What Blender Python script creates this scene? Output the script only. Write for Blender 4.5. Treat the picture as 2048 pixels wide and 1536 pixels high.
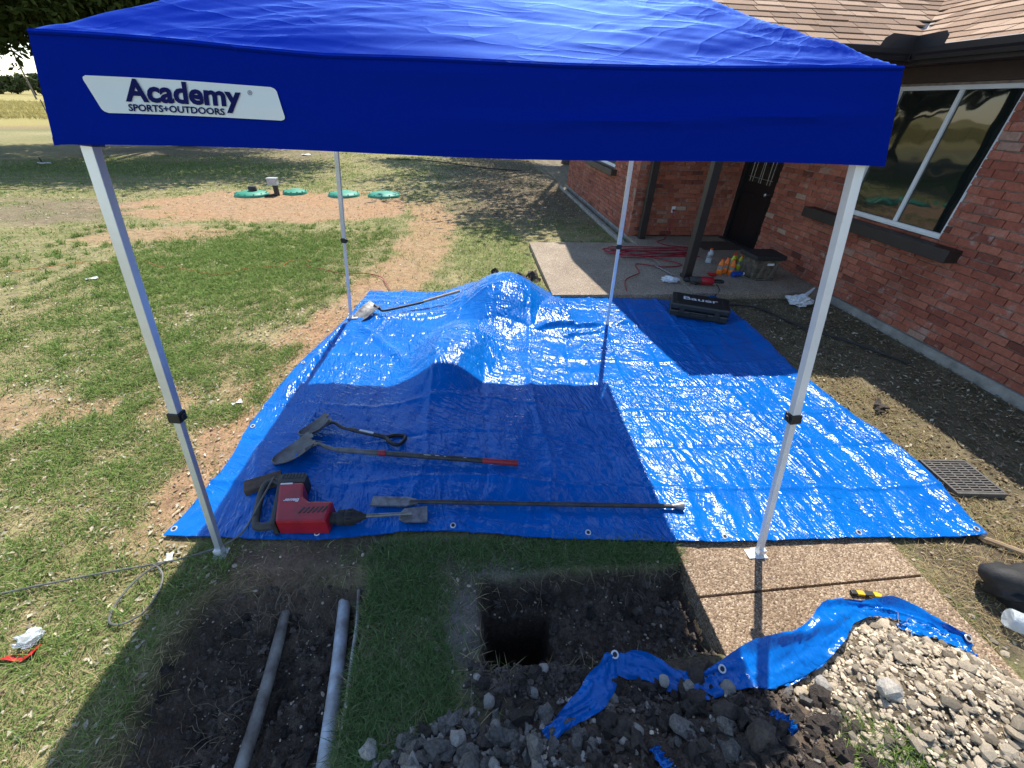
import bpy, bmesh, math, random
import numpy as np
from mathutils import Vector, Matrix, Quaternion
rng = np.random.default_rng(11); random.seed(11)
for o in list(bpy.data.objects): bpy.data.objects.remove(o)
sc = bpy.context.scene; COL = sc.collection
R = math.radians

# ------------------------------------------------------------------ camera
FPX, PITCH, ROLL, YAW, HC = 829.87, R(34.0145), R(1.9995), R(6.2135), 2.14
fw = np.array([math.sin(YAW)*math.cos(PITCH), math.cos(YAW)*math.cos(PITCH), -math.sin(PITCH)])
r0 = np.array([math.cos(YAW), -math.sin(YAW), 0.0]); u0 = np.cross(r0, fw)
rt = math.cos(ROLL)*r0 + math.sin(ROLL)*u0; up = -math.sin(ROLL)*r0 + math.cos(ROLL)*u0
cd = bpy.data.cameras.new('camera'); cam = bpy.data.objects.new('camera', cd); COL.objects.link(cam)
cd.sensor_fit = 'HORIZONTAL'; cd.sensor_width = 36.0; cd.lens = FPX/2048*36.0
cd.clip_start = 0.05; cd.clip_end = 2000
cam.matrix_world = Matrix(((rt[0], up[0], -fw[0], 0), (rt[1], up[1], -fw[1], 0), (rt[2], up[2], -fw[2], HC), (0, 0, 0, 1)))
sc.camera = cam
def seen(P):
    d = np.asarray(P, float)-np.array([0, 0, HC]); z = d@fw
    x = 1024+FPX*(d@rt)/np.maximum(z, .01); y = 768-FPX*(d@up)/np.maximum(z, .01)
    return (z > .1) & (x > -20) & (x < 2068) & (y > -20) & (y < 1556), z

# ------------------------------------------------------------------ sky, sun, exposure
SUNV = Vector((0.18, 0.60, 1.0)).normalized()
w = bpy.data.worlds.new('World'); sc.world = w; w.use_nodes = True
nt = w.node_tree; sky = nt.nodes.new('ShaderNodeTexSky'); sky.sky_type = 'NISHITA'; sky.sun_disc = False
sky.sun_elevation = math.asin(SUNV.z); sky.sun_rotation = math.atan2(SUNV.x, SUNV.y); sky.dust_density = 0.25; sky.air_density = 1.0
bg = nt.nodes['Background']; bg.inputs['Strength'].default_value = 0.15
nt.links.new(sky.outputs[0], bg.inputs['Color'])
sl = bpy.data.lights.new('sun', 'SUN'); sl.energy = 4.2; sl.angle = R(0.53); sl.color = (1.0, 0.95, 0.87)
so = bpy.data.objects.new('sun', sl); COL.objects.link(so); so.location = (3, 12, 20)
so.rotation_euler = (-SUNV).to_track_quat('-Z', 'Y').to_euler()
vs = sc.view_settings; vs.view_transform = 'Standard'; vs.look = 'None'; vs.gamma = 1.0; vs.use_curve_mapping = False; vs.exposure = 0.86
sc.render.resolution_x = 1024; sc.render.resolution_y = 768

# ------------------------------------------------------------------ noise
def _h(i, j, s):
    n = (i.astype(np.int64)*374761393 + j.astype(np.int64)*668265263 + s*974634777) & 0xffffffff
    n = ((n ^ (n >> 13))*1274126177) & 0xffffffff
    return ((n ^ (n >> 16)) & 0xffff)/65535.0
def vn(x, y, s=0):
    x = np.asarray(x, float); y = np.asarray(y, float)
    i = np.floor(x); j = np.floor(y); a = x-i; b = y-j; a = a*a*(3-2*a); b = b*b*(3-2*b)
    return (_h(i, j, s)*(1-a)+_h(i+1, j, s)*a)*(1-b)+(_h(i, j+1, s)*(1-a)+_h(i+1, j+1, s)*a)*b
def fbm(x, y, s=0, o=4, f=1.0):
    x = np.asarray(x, float); y = np.asarray(y, float); t = 0; a = .5
    for k in range(o): t = t+a*vn(x*f+k*17.3, y*f-k*9.1, s+k); f *= 2.03; a *= .5
    return t/(1-.5**o)
def ss(a, b, x):
    t = np.clip((x-a)/(b-a), 0, 1); return t*t*(3-2*t)

# ------------------------------------------------------------------ materials
class NM:
    def __init__(s, name):
        s.m = bpy.data.materials.new(name); s.m.use_nodes = True; s.t = s.m.node_tree
        s.b = s.t.nodes['Principled BSDF']; s.out = s.t.nodes['Material Output']
    def n(s, typ, **kw):
        q = s.t.nodes.new(typ)
        for k, v in kw.items():
            if k in q.inputs: q.inputs[k].default_value = v
            else: setattr(q, k, v)
        return q
    def l(s, a, b): s.t.links.new(a, b)
    def co(s, kind='Object', scale=(1, 1, 1), rot=(0, 0, 0)):
        c = s.n('ShaderNodeTexCoord'); m1 = s.n('ShaderNodeMapping'); mp = s.n('ShaderNodeMapping')
        mp.inputs['Scale'].default_value = scale; m1.inputs['Rotation'].default_value = rot
        s.l(c.outputs[kind], m1.inputs[0]); s.l(m1.outputs[0], mp.inputs[0]); return mp.outputs[0]
    def noise(s, vec, scale, detail=5, rough=.6, dist=0):
        q = s.n('ShaderNodeTexNoise'); q.inputs['Scale'].default_value = scale; q.inputs['Detail'].default_value = detail
        q.inputs['Roughness'].default_value = rough; q.inputs['Distortion'].default_value = dist
        s.l(vec, q.inputs['Vector']); return q
    def ramp(s, fac, stops):
        q = s.n('ShaderNodeValToRGB'); e = q.color_ramp.elements
        while len(e) < len(stops): e.new(.5)
        for k, (p, c) in zip(e, stops): k.position = p; k.color = (*c, 1)
        s.l(fac, q.inputs[0]); return q.outputs[0]
    def mix(s, fac, a, b, typ='MIX'):
        q = s.n('ShaderNodeMix'); q.data_type = 'RGBA'; q.blend_type = typ
        for v, i in ((fac, 0), (a, 6), (b, 7)):
            if hasattr(v, 'is_output'): s.l(v, q.inputs[i])
            elif i: q.inputs[i].default_value = (*v, 1)
            else: q.inputs[0].default_value = v
        return q.outputs[2]
    def math(s, op, a, b=0.0):
        q = s.n('ShaderNodeMath'); q.operation = op
        for v, i in ((a, 0), (b, 1)):
            if hasattr(v, 'is_output'): s.l(v, q.inputs[i])
            else: q.inputs[i].default_value = v
        return q.outputs[0]
    def bump(s, h, dist, strength=1.0, prev=None):
        q = s.n('ShaderNodeBump'); q.inputs['Distance'].default_value = dist; q.inputs['Strength'].default_value = strength
        s.l(h, q.inputs['Height'])
        if prev: s.l(prev, q.inputs['Normal'])
        return q.outputs[0]
    def rnd(s):
        a = s.n('ShaderNodeObjectInfo').outputs['Random']; g = s.n('ShaderNodeNewGeometry').outputs['Random Per Island']
        return s.math('FRACT', s.math('ADD', a, g))
def M(name, c1, c2=None, scale=6, rough=.6, bump=0, bscale=60, metal=0, spec=.5, rand=0, kind='Object', trans=0, c3=None, rvar=.0):
    m = NM(name); v = m.co(kind)
    c2 = c2 or tuple(x*.72 for x in c1)
    nz = m.noise(v, scale)
    st = [(.32, c2), (.62, c1)] + ([(.78, c3)] if c3 else [])
    col = m.ramp(nz.outputs[0], st)
    if rand:
        k = m.math('ADD', m.math('MULTIPLY', m.rnd(), 2*rand), 1-rand)
        q = m.n('ShaderNodeHueSaturation'); m.l(col, q.inputs['Color']); m.l(k, q.inputs['Value']); col = q.outputs[0]
    m.l(col, m.b.inputs['Base Color'])
    m.b.inputs['Roughness'].default_value = rough; m.b.inputs['Metallic'].default_value = metal
    m.b.inputs['Specular IOR Level'].default_value = spec
    if rvar:
        m.l(m.math('ADD', m.math('MULTIPLY', nz.outputs[0], rvar), rough-rvar/2), m.b.inputs['Roughness'])
    if bump: m.l(m.bump(m.noise(v, bscale, 4).outputs[0], bump), m.b.inputs['Normal'])
    if trans:
        t = m.n('ShaderNodeBsdfTranslucent'); m.l(col, t.inputs[0]); x = m.n('ShaderNodeMixShader'); x.inputs[0].default_value = trans
        m.l(m.b.outputs[0], x.inputs[1]); m.l(t.outputs[0], x.inputs[2]); m.l(x.outputs[0], m.out.inputs[0])
    return m.m

MAT = {}
# ground: soil colours per vertex broken up by grain
m = NM('soil_and_turf'); v = m.co('Object')
at = m.n('ShaderNodeAttribute', attribute_name='soil')
n1 = m.noise(v, 9, 6, .7); n2 = m.noise(v, 70, 4, .7)
k = m.ramp(n1.outputs[0], [(.25, (.55, .55, .55)), (.5, (1, 1, 1)), (.75, (1.35, 1.33, 1.28))])
k2 = m.ramp(n2.outputs[0], [(.3, (.6, .6, .6)), (.7, (1.3, 1.3, 1.3))])
c = m.mix(1.0, m.mix(1.0, at.outputs['Color'], k, 'MULTIPLY'), k2, 'MULTIPLY'); m.l(c, m.b.inputs['Base Color'])
m.b.inputs['Roughness'].default_value = .95; m.b.inputs['Specular IOR Level'].default_value = .15
bb = m.bump(n2.outputs[0], .012); m.l(m.bump(n1.outputs[0], .03, 1, bb), m.b.inputs['Normal']); MAT['soil'] = m.m
# blades: colour per blade
def blade_mat(name, tr):
    m = NM(name); at = m.n('ShaderNodeAttribute', attribute_name='tint')
    d = m.n('ShaderNodeBsdfDiffuse'); t = m.n('ShaderNodeBsdfTranslucent'); x = m.n('ShaderNodeMixShader'); x.inputs[0].default_value = tr
    m.l(at.outputs['Color'], d.inputs[0]); m.l(at.outputs['Color'], t.inputs[0])
    m.l(d.outputs[0], x.inputs[1]); m.l(t.outputs[0], x.inputs[2]); m.l(x.outputs[0], m.out.inputs[0]); return m.m
MAT['blade'] = blade_mat('grass_blades', .3); MAT['litter'] = blade_mat('dead_leaves', .15); MAT['leaf'] = blade_mat('tree_leaves', .3)
# exposed aggregate
m = NM('exposed_aggregate'); v = m.co('Object')
vo = m.n('ShaderNodeTexVoronoi'); vo.inputs['Scale'].default_value = 125; m.l(v, vo.inputs['Vector'])
q = m.n('ShaderNodeSeparateColor'); m.l(vo.outputs['Color'], q.inputs[0])
c = m.ramp(q.outputs[0], [(.0, (.13, .085, .052)), (.45, (.27, .19, .12)), (.8, (.36, .262, .17)), (1, (.55, .45, .33))])
big = m.ramp(m.noise(v, 2.2, 4).outputs[0], [(.3, (.78, .74, .7)), (.7, (1.1, 1.08, 1.05))])
c = m.mix(1.0, c, big, 'MULTIPLY'); m.l(c, m.b.inputs['Base Color']); m.b.inputs['Roughness'].default_value = .85
m.l(m.bump(m.math('SUBTRACT', 1.0, vo.outputs['Distance']), .006), m.b.inputs['Normal']); MAT['aggregate'] = m.m
m2 = m.m.copy(); m2.name = 'porch_aggregate'
for nd in m2.node_tree.nodes:
    if nd.type == 'VALTORGB' and len(nd.color_ramp.elements) == 4:
        for e_, c_ in zip(nd.color_ramp.elements, ((.17, .13, .095), (.31, .25, .18), (.41, .335, .25), (.55, .48, .39))): e_.color = (*c_, 1)
MAT['aggregate_porch'] = m2
# poly tarp
m = NM('woven_poly_tarp'); v = m.co('Object'); vr = m.co('Object', (4.2, 1, 1), (0, 0, R(-10)))
nz = m.noise(v, 3, 3)
c = m.ramp(nz.outputs[0], [(.3, (.0003, .105, .42)), (.7, (.0006, .132, .48))])
m.l(c, m.b.inputs['Base Color']); m.b.inputs['Specular IOR Level'].default_value = .34
m.l(m.math('ADD', m.math('MULTIPLY', m.noise(v, 2.2, 3).outputs[0], .16), .14), m.b.inputs['Roughness'])
h1 = m.noise(vr, 4.6, 2, .5, .5); h2 = m.noise(m.co('Object', (1, 3.4, 1), (0, 0, R(28))), 5.0, 2, .5, .5); h3 = m.noise(m.co('Object', (2.6, 1, 1), (0, 0, R(22))), 16, 2, .5, .6)
mk = m.ramp(m.noise(v, 1.1, 2).outputs[0], [(.38, (.12, .12, .12)), (.62, (1, 1, 1))]); mk2 = m.ramp(m.noise(m.co('Object', (1, 1, 1), (0, 0, 2)), 1.5, 2).outputs[0], [(.40, (.05, .05, .05)), (.66, (1, 1, 1))])
rid = m.math('ABSOLUTE', m.math('SUBTRACT', h1.outputs[0], .5))
rid2 = m.math('ABSOLUTE', m.math('SUBTRACT', h2.outputs[0], .5))
hh = m.math('ADD', m.math('MULTIPLY', rid, mk), m.math('ADD', m.math('MULTIPLY', m.math('MULTIPLY', rid2, mk2), .9), m.math('MULTIPLY', h3.outputs[0], .11)))
bb = m.bump(hh, .035, 1)
m.l(bb, m.b.inputs['Normal']); MAT['tarp'] = m.m
# canopy cloth
m = NM('canopy_polyester'); v = m.co('Object')
m.b.inputs['Base Color'].default_value = (.0006, .021, .27, 1); m.b.inputs['Roughness'].default_value = .5; m.b.inputs['Specular IOR Level'].default_value = .075

c1_ = m.math('ABSOLUTE', m.math('SUBTRACT', m.noise(m.co('Object', (1, 5, 2), (0, 0, R(9))), 1.7, 2, .5, .2).outputs[0], .5)); c2_ = m.math('ABSOLUTE', m.math('SUBTRACT', m.noise(m.co('Object', (1, 4, 2), (0, 0, R(-34))), 2.0, 2, .5, .2).outputs[0], .5))
cr = m.math('SUBTRACT', 1.0, m.math('ADD', m.math('POWER', c1_, .6), m.math('MULTIPLY', m.math('POWER', c2_, .6), .6)))
m.l(m.bump(m.noise(v, 420, 2).outputs[0], .0006, 1, m.bump(cr, .008)), m.b.inputs['Normal'])
t = m.n('ShaderNodeBsdfTranslucent'); t.inputs[0].default_value = (.001, .03, .4, 1); x = m.n('ShaderNodeMixShader'); x.inputs[0].default_value = .08
dfs = m.n('ShaderNodeBsdfDiffuse'); dfs.inputs[0].default_value = (.0010, .013, .235, 1); gl = m.n('ShaderNodeBsdfGlossy'); gl.inputs['Color'].default_value = (.22, .42, 1, 1); gl.inputs['Roughness'].default_value = .48
nb = m.b.inputs['Normal'].links[0].from_socket; m.l(nb, dfs.inputs['Normal']); m.l(nb, gl.inputs['Normal']); fx = m.n('ShaderNodeMixShader'); fr = m.n('ShaderNodeFresnel'); fr.inputs['IOR'].default_value = 1.2; m.l(nb, fr.inputs['Normal']); m.l(m.math('MULTIPLY', fr.outputs[0], .55), fx.inputs[0]); m.l(dfs.outputs[0], fx.inputs[1]); m.l(gl.outputs[0], fx.inputs[2])
m.l(fx.outputs[0], x.inputs[1]); m.l(t.outputs[0], x.inputs[2]); m.l(x.outputs[0], m.out.inputs[0]); MAT['canopy'] = m.m
# brick
m = NM('worn_red_brick'); v = m.co('Object', (1, 1, 1)); r = m.rnd()
wob = m.n('ShaderNodeVectorMath'); wob.operation = 'ADD'; m.l(m.n('ShaderNodeNewGeometry').outputs['Position'], wob.inputs[0])
c = m.ramp(r, [(0, (.16, .05, .033)), (.06, (.30, .085, .052)), (.55, (.39, .12, .072)), (.88, (.45, .16, .10)), (.965, (.34, .13, .09)), (1, (.46, .33, .25))])
gr = m.ramp(m.noise(wob.outputs[0], 38, 5, .7).outputs[0], [(.25, (.6, .58, .56)), (.6, (1.08, 1.05, 1.02))])
c = m.mix(1.0, c, gr, 'MULTIPLY')
wash = m.math('MULTIPLY', m.ramp(m.noise(wob.outputs[0], 7, 6, .72).outputs[0], [(.57, (0, 0, 0)), (.70, (.75, .75, .75))]), 1.0)
c = m.mix(1.0, c, m.ramp(m.noise(wob.outputs[0], 1.3, 4, .6).outputs[0], [(.3, (.78, .76, .74)), (.65, (1.1, 1.1, 1.1))]), 'MULTIPLY'); c = m.mix(wash, c, (.42, .33, .28)); m.l(c, m.b.inputs['Base Color']); m.b.inputs['Roughness'].default_value = .9
m.l(m.bump(m.noise(wob.outputs[0], 90, 4, .7).outputs[0], .006), m.b.inputs['Normal']); MAT['brick'] = m.m
MAT['mortar'] = M('mortar', (.30, .235, .19), (.17, .125, .10), 14, .95, .004, 120)
# shingle
m = NM('asphalt_shingle'); r = m.rnd(); ps = m.n('ShaderNodeNewGeometry').outputs['Position']
c = m.ramp(r, [(0, (.21, .13, .078)), (.4, (.31, .195, .12)), (.8, (.39, .26, .165)), (1, (.46, .32, .215))])
g = m.ramp(m.noise(ps, 160, 3, .8).outputs[0], [(.3, (.62, .62, .62)), (.7, (1.25, 1.22, 1.2))]); c = m.mix(1.0, c, g, 'MULTIPLY')
m.l(c, m.b.inputs['Base Color']); m.b.inputs['Roughness'].default_value = .95
m.l(m.bump(m.noise(ps, 220, 2).outputs[0], .003), m.b.inputs['Normal']); MAT['shingle'] = m.m
# window glass: mirror-like dark double pane
m = NM('dark_window_glass'); m.b.inputs['Base Color'].default_value = (.012, .016, .014, 1); m.b.inputs['Roughness'].default_value = .03
m.b.inputs['IOR'].default_value = 1.75; m.l(m.bump(m.noise(m.co('Object'), 1.6, 2).outputs[0], .01, .5), m.b.inputs['Normal']); MAT['glass'] = m.m
# clear thin plastic
def clear(name, tint, rough=.12, alpha=.6):
    m = NM(name); m.b.inputs['Base Color'].default_value = (*tint, 1); m.b.inputs['Roughness'].default_value = rough
    m.b.inputs['Transmission Weight'].default_value = alpha; m.b.inputs['IOR'].default_value = 1.2
    m.l(m.bump(m.noise(m.co('Object'), 30, 3).outputs[0], .01), m.b.inputs['Normal']); return m.m
MAT['clear'] = clear('clear_plastic', (.85, .9, .92)); MAT['bagplastic'] = clear('white_film', (.85, .88, .92), .25, .25)
def S(k, *a, **kw): MAT[k] = M(k, *a, **kw)
S('alu', (.74, .76, .78), (.6, .62, .65), 3, .38, .0004, 60, .55, rvar=.15)
S('leg_white', (.78, .78, .77), (.66, .66, .66), 4, .4, .0004, 60, .1)
S('black_plastic', (.016, .016, .018), (.010, .010, .011), 12, .5, .0008, 200)
S('rubber_black', (.022, .021, .021), (.012, .012, .012), 20, .7, .002, 90)
S('panel_white', (.66, .70, .68), (.60, .65, .64), 2, .45)
S('print_navy', (.008, .010, .085), (.007, .009, .07), 5, .8, spec=.1)
S('paint_brown', (.055, .034, .026), (.040, .025, .020), 5, .6, .002, 40)
S('paint_darkbrown', (.030, .022, .020), (.020, .015, .014), 5, .5, .001, 40)
S('gutter_metal', (.028, .024, .023), (.020, .017, .017), 3, .38)
S('white_vinyl', (.78, .79, .79), (.68, .70, .70), 3, .35)
S('concrete', (.34, .32, .28), (.20, .185, .16), 7, .9, .006, 50, c3=(.42, .40, .36))
S('concrete_side', (.27, .24, .2), (.12, .10, .085), 16, .95, .012, 40)
S('door_black', (.010, .010, .011), (.007, .007, .008), 4, .35)
S('came_metal', (.5, .5, .48), None, 9, .3, metal=.7)
S('red_casing', (.42, .012, .022), (.28, .009, .015), 9, .42, .0006, 150, rvar=.2)
S('dirty_black', (.030, .029, .027), (.055, .048, .04), 14, .6, .001, 120)
S('bare_steel', (.30, .29, .275), (.14, .125, .11), 22, .45, .0012, 90, .6, rvar=.3)
S('dark_steel', (.085, .078, .072), (.04, .036, .033), 18, .55, .001, 80, .4, rvar=.3)
S('shovel_grey', (.20, .195, .185), (.12, .10, .085), 12, .6, .001, 80, .25)
S('handle_black', (.025, .025, .025), (.075, .065, .055), 22, .55, .0006, 90)
S('handle_wood', (.42, .30, .18), (.3, .2, .11), 14, .6)
S('old_wood', (.115, .075, .05), (.055, .037, .026), 20, .85, .004, 50)
S('grip_red', (.40, .025, .03), (.26, .018, .02), 18, .5)
S('white_print', (.75, .75, .75), (.6, .6, .6), 20, .5)
S('case_black', (.016, .020, .021), (.010, .012, .013), 8, .45, .0012, 160)
S('pvc_white', (.55, .57, .58), (.30, .27, .24), 13, .4, .001, 60, c3=(.62, .64, .66))
S('pipe_brown', (.30, .27, .225), (.12, .095, .075), 11, .75, .004, 50, c3=(.36, .33, .28))
S('conduit_grey', (.42, .40, .36), (.15, .12, .10), 12, .7, .002, 50)
S('clod', (.135, .105, .082), (.062, .048, .038), 7, .95, .03, 30, rand=.35)
S('clod_grey', (.36, .33, .285), (.17, .15, .125), 9, .95, .025, 30, rand=.3)
S('pale_stone', (.52, .48, .41), (.33, .29, .24), 16, .85, .006, 60, rand=.2)
S('pebble', (.50, .42, .305), (.30, .235, .16), 26, .8, .004, 80, rand=.55)
S('lid_green', (.035, .27, .175), (.03, .22, .14), 5, .55, .002, 40)
S('lid_black', (.02, .02, .02), None, 5, .6)
S('box_grey', (.45, .46, .46), (.33, .34, .34), 9, .55)
S('cord_grey', (.135, .135, .12), (.08, .08, .07), 30, .6)
S('cord_orange', (.55, .17, .03), (.40, .12, .02), 20, .5)
S('cord_red', (.33, .012, .03), (.22, .01, .02), 20, .45)
S('hose_black', (.02, .02, .02), (.03, .028, .024), 12, .6)
S('paper', (.78, .78, .76), (.62, .62, .6), 9, .7)
S('red_scrap', (.55, .015, .015), (.4, .01, .01), 9, .4)
S('orange_drink', (.80, .20, .015), (.7, .14, .01), 5, .25)
S('orange_cap', (.75, .09, .012), None, 5, .4)
S('lime_drink', (.50, .55, .03), (.4, .45, .02), 5, .25)
S('drink_label', (.10, .10, .11), (.4, .4, .4), 60, .5)
S('blue_label', (.01, .07, .42), None, 5, .35)
S('camo_cloth', (.13, .105, .075), (.035, .03, .022), 16, .85, .002, 90, c3=(.22, .19, .15))
S('webbing', (.14, .115, .085), (.10, .08, .06), 30, .8)
S('mat_brown', (.085, .058, .038), (.05, .034, .024), 40, .95, .006, 160)
S('yellow_casing', (.72, .50, .02), None, 6, .4)
S('bark', (.085, .065, .05), (.04, .03, .024), 10, .95, .03, 14)
S('post_steel', (.05, .045, .04), None, 6, .7)
S('pole_wood', (.17, .15, .13), None, 6, .9)
S('root', (.30, .22, .14), (.17, .12, .08), 20, .9)
S('soffit', (.10, .052, .036), (.065, .034, .025), 3, .7)
S('grate_plastic', (.07, .068, .064), (.13, .115, .10), 26, .65)

# ------------------------------------------------------------------ mesh helpers
ORG = {}
def org(o):
    return ORG[o.name] if o is not None and o.name in ORG else np.zeros(3)
def npmesh(name, V, Fq, mat, smooth=False):
    """V (n,3); Fq (m,k) array of equal-size faces"""
    me = bpy.data.meshes.new(name); V = np.ascontiguousarray(V, np.float32); Fq = np.ascontiguousarray(Fq, np.int32)
    nf, k = Fq.shape
    me.vertices.add(len(V)); me.vertices.foreach_set('co', V.ravel())
    me.loops.add(nf*k); me.loops.foreach_set('vertex_index', Fq.ravel())
    me.polygons.add(nf); me.polygons.foreach_set('loop_start', np.arange(0, nf*k, k, dtype=np.int32)); me.polygons.foreach_set('loop_total', np.full(nf, k, np.int32))
    me.update(calc_edges=True); me.validate()
    me.polygons.foreach_set('use_smooth', np.full(len(me.polygons), smooth)); me.materials.append(mat); return me
def vcol(me, name, C):
    a = me.color_attributes.new(name, 'FLOAT_COLOR', 'POINT'); C = np.asarray(C, np.float32)
    a.data.foreach_set('color', np.c_[C, np.ones(len(C), np.float32)].ravel())
def link(name, me, parent=None, loc=None):
    o = bpy.data.objects.new(name, me); COL.objects.link(o)
    if parent is not None: o.parent = parent; ORG[o.name] = org(parent)
    elif loc is not None: o.location = loc; ORG[o.name] = np.array(loc, float)
    return o
def tag(o, label=None, cat=None, group=None, kind=None):
    if label: o['label'] = label
    if cat: o['category'] = cat
    if group: o['group'] = group
    if kind: o['kind'] = kind
    return o
def thing(name, label, cat, loc, group=None):
    o = bpy.data.objects.new(name, None); COL.objects.link(o); o.location = loc; o.empty_display_size = .1
    ORG[o.name] = np.array(loc, float); return tag(o, label, cat, group)
class MB:
    def __init__(s): s.V = []; s.F = []; s.T = Matrix.Identity(4)
    def add(s, V, F):
        b = len(s.V); s.V += [tuple(s.T @ Vector(p)) for p in V]; s.F += [tuple(i+b for i in f) for f in F]; return s
    def box(s, x0, x1, y0, y1, z0, z1):
        return s.add([(x0, y0, z0), (x1, y0, z0), (x1, y1, z0), (x0, y1, z0), (x0, y0, z1), (x1, y0, z1), (x1, y1, z1), (x0, y1, z1)],
                     [(3, 2, 1, 0), (4, 5, 6, 7), (0, 1, 5, 4), (1, 2, 6, 5), (2, 3, 7, 6), (3, 0, 4, 7)])
    def prism(s, poly, a, b, axis='z'):
        n = len(poly)
        f = {'z': lambda p, h: (p[0], p[1], h), 'y': lambda p, h: (p[0], h, p[1]), 'x': lambda p, h: (h, p[0], p[1])}[axis]
        V = [f(p, a) for p in poly]+[f(p, b) for p in poly]
        return s.add(V, [tuple(range(n))[::-1], tuple(range(n, 2*n))]+[(i, (i+1) % n, n+(i+1) % n, n+i) for i in range(n)])
    def tube(s, P, r, n=8, caps=True, flat=1.0):
        P = [Vector(p) for p in P]; rs = r if hasattr(r, '__len__') else [r]*len(P)
        t = (P[1]-P[0]).normalized(); a = t.orthogonal().normalized(); V = []; F = []
        for i, p in enumerate(P):
            tn = (P[min(i+1, len(P)-1)]-P[max(i-1, 0)])
            if tn.length > 1e-9:
                tn.normalize(); a = (a-tn*a.dot(tn))
                a = a.normalized() if a.length > 1e-6 else tn.orthogonal().normalized()
                b = tn.cross(a)
            for k in range(n):
                g = 2*math.pi*k/n; V.append(tuple(p+a*math.cos(g)*rs[i]+b*math.sin(g)*rs[i]*flat))
        for i in range(len(P)-1):
            for k in range(n): F.append((i*n+k, i*n+(k+1) % n, (i+1)*n+(k+1) % n, (i+1)*n+k))
        if caps: F += [tuple(range(n))[::-1], tuple(range((len(P)-1)*n, len(P)*n))]
        return s.add(V, F)
    def lathe(s, prof, n=20):
        V = []; F = []
        for (r, z) in prof:
            for k in range(n): g = 2*math.pi*k/n; V.append((r*math.cos(g), r*math.sin(g), z))
        for i in range(len(prof)-1):
            for k in range(n): F.append((i*n+k, i*n+(k+1) % n, (i+1)*n+(k+1) % n, (i+1)*n+k))
        F += [tuple(range(n))[::-1], tuple(range((len(prof)-1)*n, len(prof)*n))]
        return s.add(V, F)
    def grid(s, f, nu, nv, thick=0.0):
        V = [tuple(f(i/nu, j/nv)) for j in range(nv+1) for i in range(nu+1)]
        F = [(j*(nu+1)+i, j*(nu+1)+i+1, (j+1)*(nu+1)+i+1, (j+1)*(nu+1)+i) for j in range(nv) for i in range(nu)]
        return s.add(V, F)
    def build(s, name, mat, parent=None, smooth=False, bevel=0, solid=0, seg=2):
        V = np.array(s.V, float)
        o0 = org(parent) if parent is not None else np.array([(V[:, 0].min()+V[:, 0].max())/2, (V[:, 1].min()+V[:, 1].max())/2, V[:, 2].min()])
        me = bpy.data.meshes.new(name); me.from_pydata([tuple(p) for p in V-o0], [], s.F); me.materials.append(MAT[mat] if isinstance(mat, str) else mat)
        bm = bmesh.new(); bm.from_mesh(me)
        if solid: bmesh.ops.solidify(bm, geom=bm.faces[:], thickness=solid)
        bmesh.ops.recalc_face_normals(bm, faces=bm.faces[:])
        if bevel:
            ed = [e for e in bm.edges if len(e.link_faces) == 2 and e.calc_face_angle(0) > .5]
            if ed: bmesh.ops.bevel(bm, geom=ed, offset=bevel, segments=seg, affect='EDGES', profile=.6, clamp_overlap=True)
        if smooth:
            for f in bm.faces: f.smooth = True
            for e in bm.edges:
                if len(e.link_faces) == 2 and e.calc_face_angle(0) > .8: e.smooth = False
        bm.to_mesh(me); bm.free()
        return link(name, me, parent, None if parent is not None else o0)
def one(mb, name, mat, label, cat, group=None, kind=None, **kw):
    return tag(mb.build(name, mat, **kw), label, cat, group, kind)
def text_geo(body, size, bold=0.0):
    cu = bpy.data.curves.new('t', 'FONT'); cu.body = body; cu.size = size; cu.offset = bold; cu.align_x = 'LEFT'; cu.resolution_u = 3
    o = bpy.data.objects.new('t', cu); COL.objects.link(o); bpy.context.view_layer.update()
    me = bpy.data.meshes.new_from_object(o.evaluated_get(bpy.context.evaluated_depsgraph_get()))
    V = np.array([v.co[:] for v in me.vertices]); Fs = [tuple(p.vertices) for p in me.polygons]
    bpy.data.objects.remove(o); bpy.data.meshes.remove(me); return V, Fs
def smooth_path(P, n=8):
    P = [np.array(p, float) for p in P]; out = []
    for i in range(len(P)-1):
        a, b, c_, d = P[max(i-1, 0)], P[i], P[i+1], P[min(i+2, len(P)-1)]
        for k in range(n):
            t = k/n; out.append(.5*((2*b)+(-a+c_)*t+(2*a-5*b+4*c_-d)*t*t+(-a+3*b-3*c_+d)*t**3))
    out.append(P[-1]); return out
def interp(x, pts):
    p = np.array(pts); return np.interp(x, p[:, 0], p[:, 1])

# ------------------------------------------------------------------ terrain shape and soil kinds
XW = 4.91                      # face of the long brick wall
def mounds(x, y):
    a = .36*np.exp(-(((x-.42)/.48)**2+((y-4.95)/.62)**2)**1.3)
    b = .24*np.exp(-(((x+.18-.22*(y-3.6))/.34)**2+((y-3.65)/.62)**2)**1.4)
    c = .15*np.exp(-(((x-.95)/.40)**2+((y-4.6)/.45)**2))
    return np.maximum(np.maximum(a, b), c)+.25*np.minimum(a, b)
def dirt_heap(x, y):
    h = .22*np.exp(-(((x-.72)/.55)**2+((y-.28)/.36)**2)**1.5)+.13*np.exp(-(((x+.02)/.42)**2+((y-.36)/.27)**2)**1.6)
    h = h+.10*np.exp(-(((x-1.15)/.26)**2+((y-.42)/.24)**2)**1.5)
    return h
def gravel_heap(x, y):
    return .27*np.exp(-(((x-1.86)/.46)**2+((y-.42)/.40)**2)**1.6)
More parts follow.
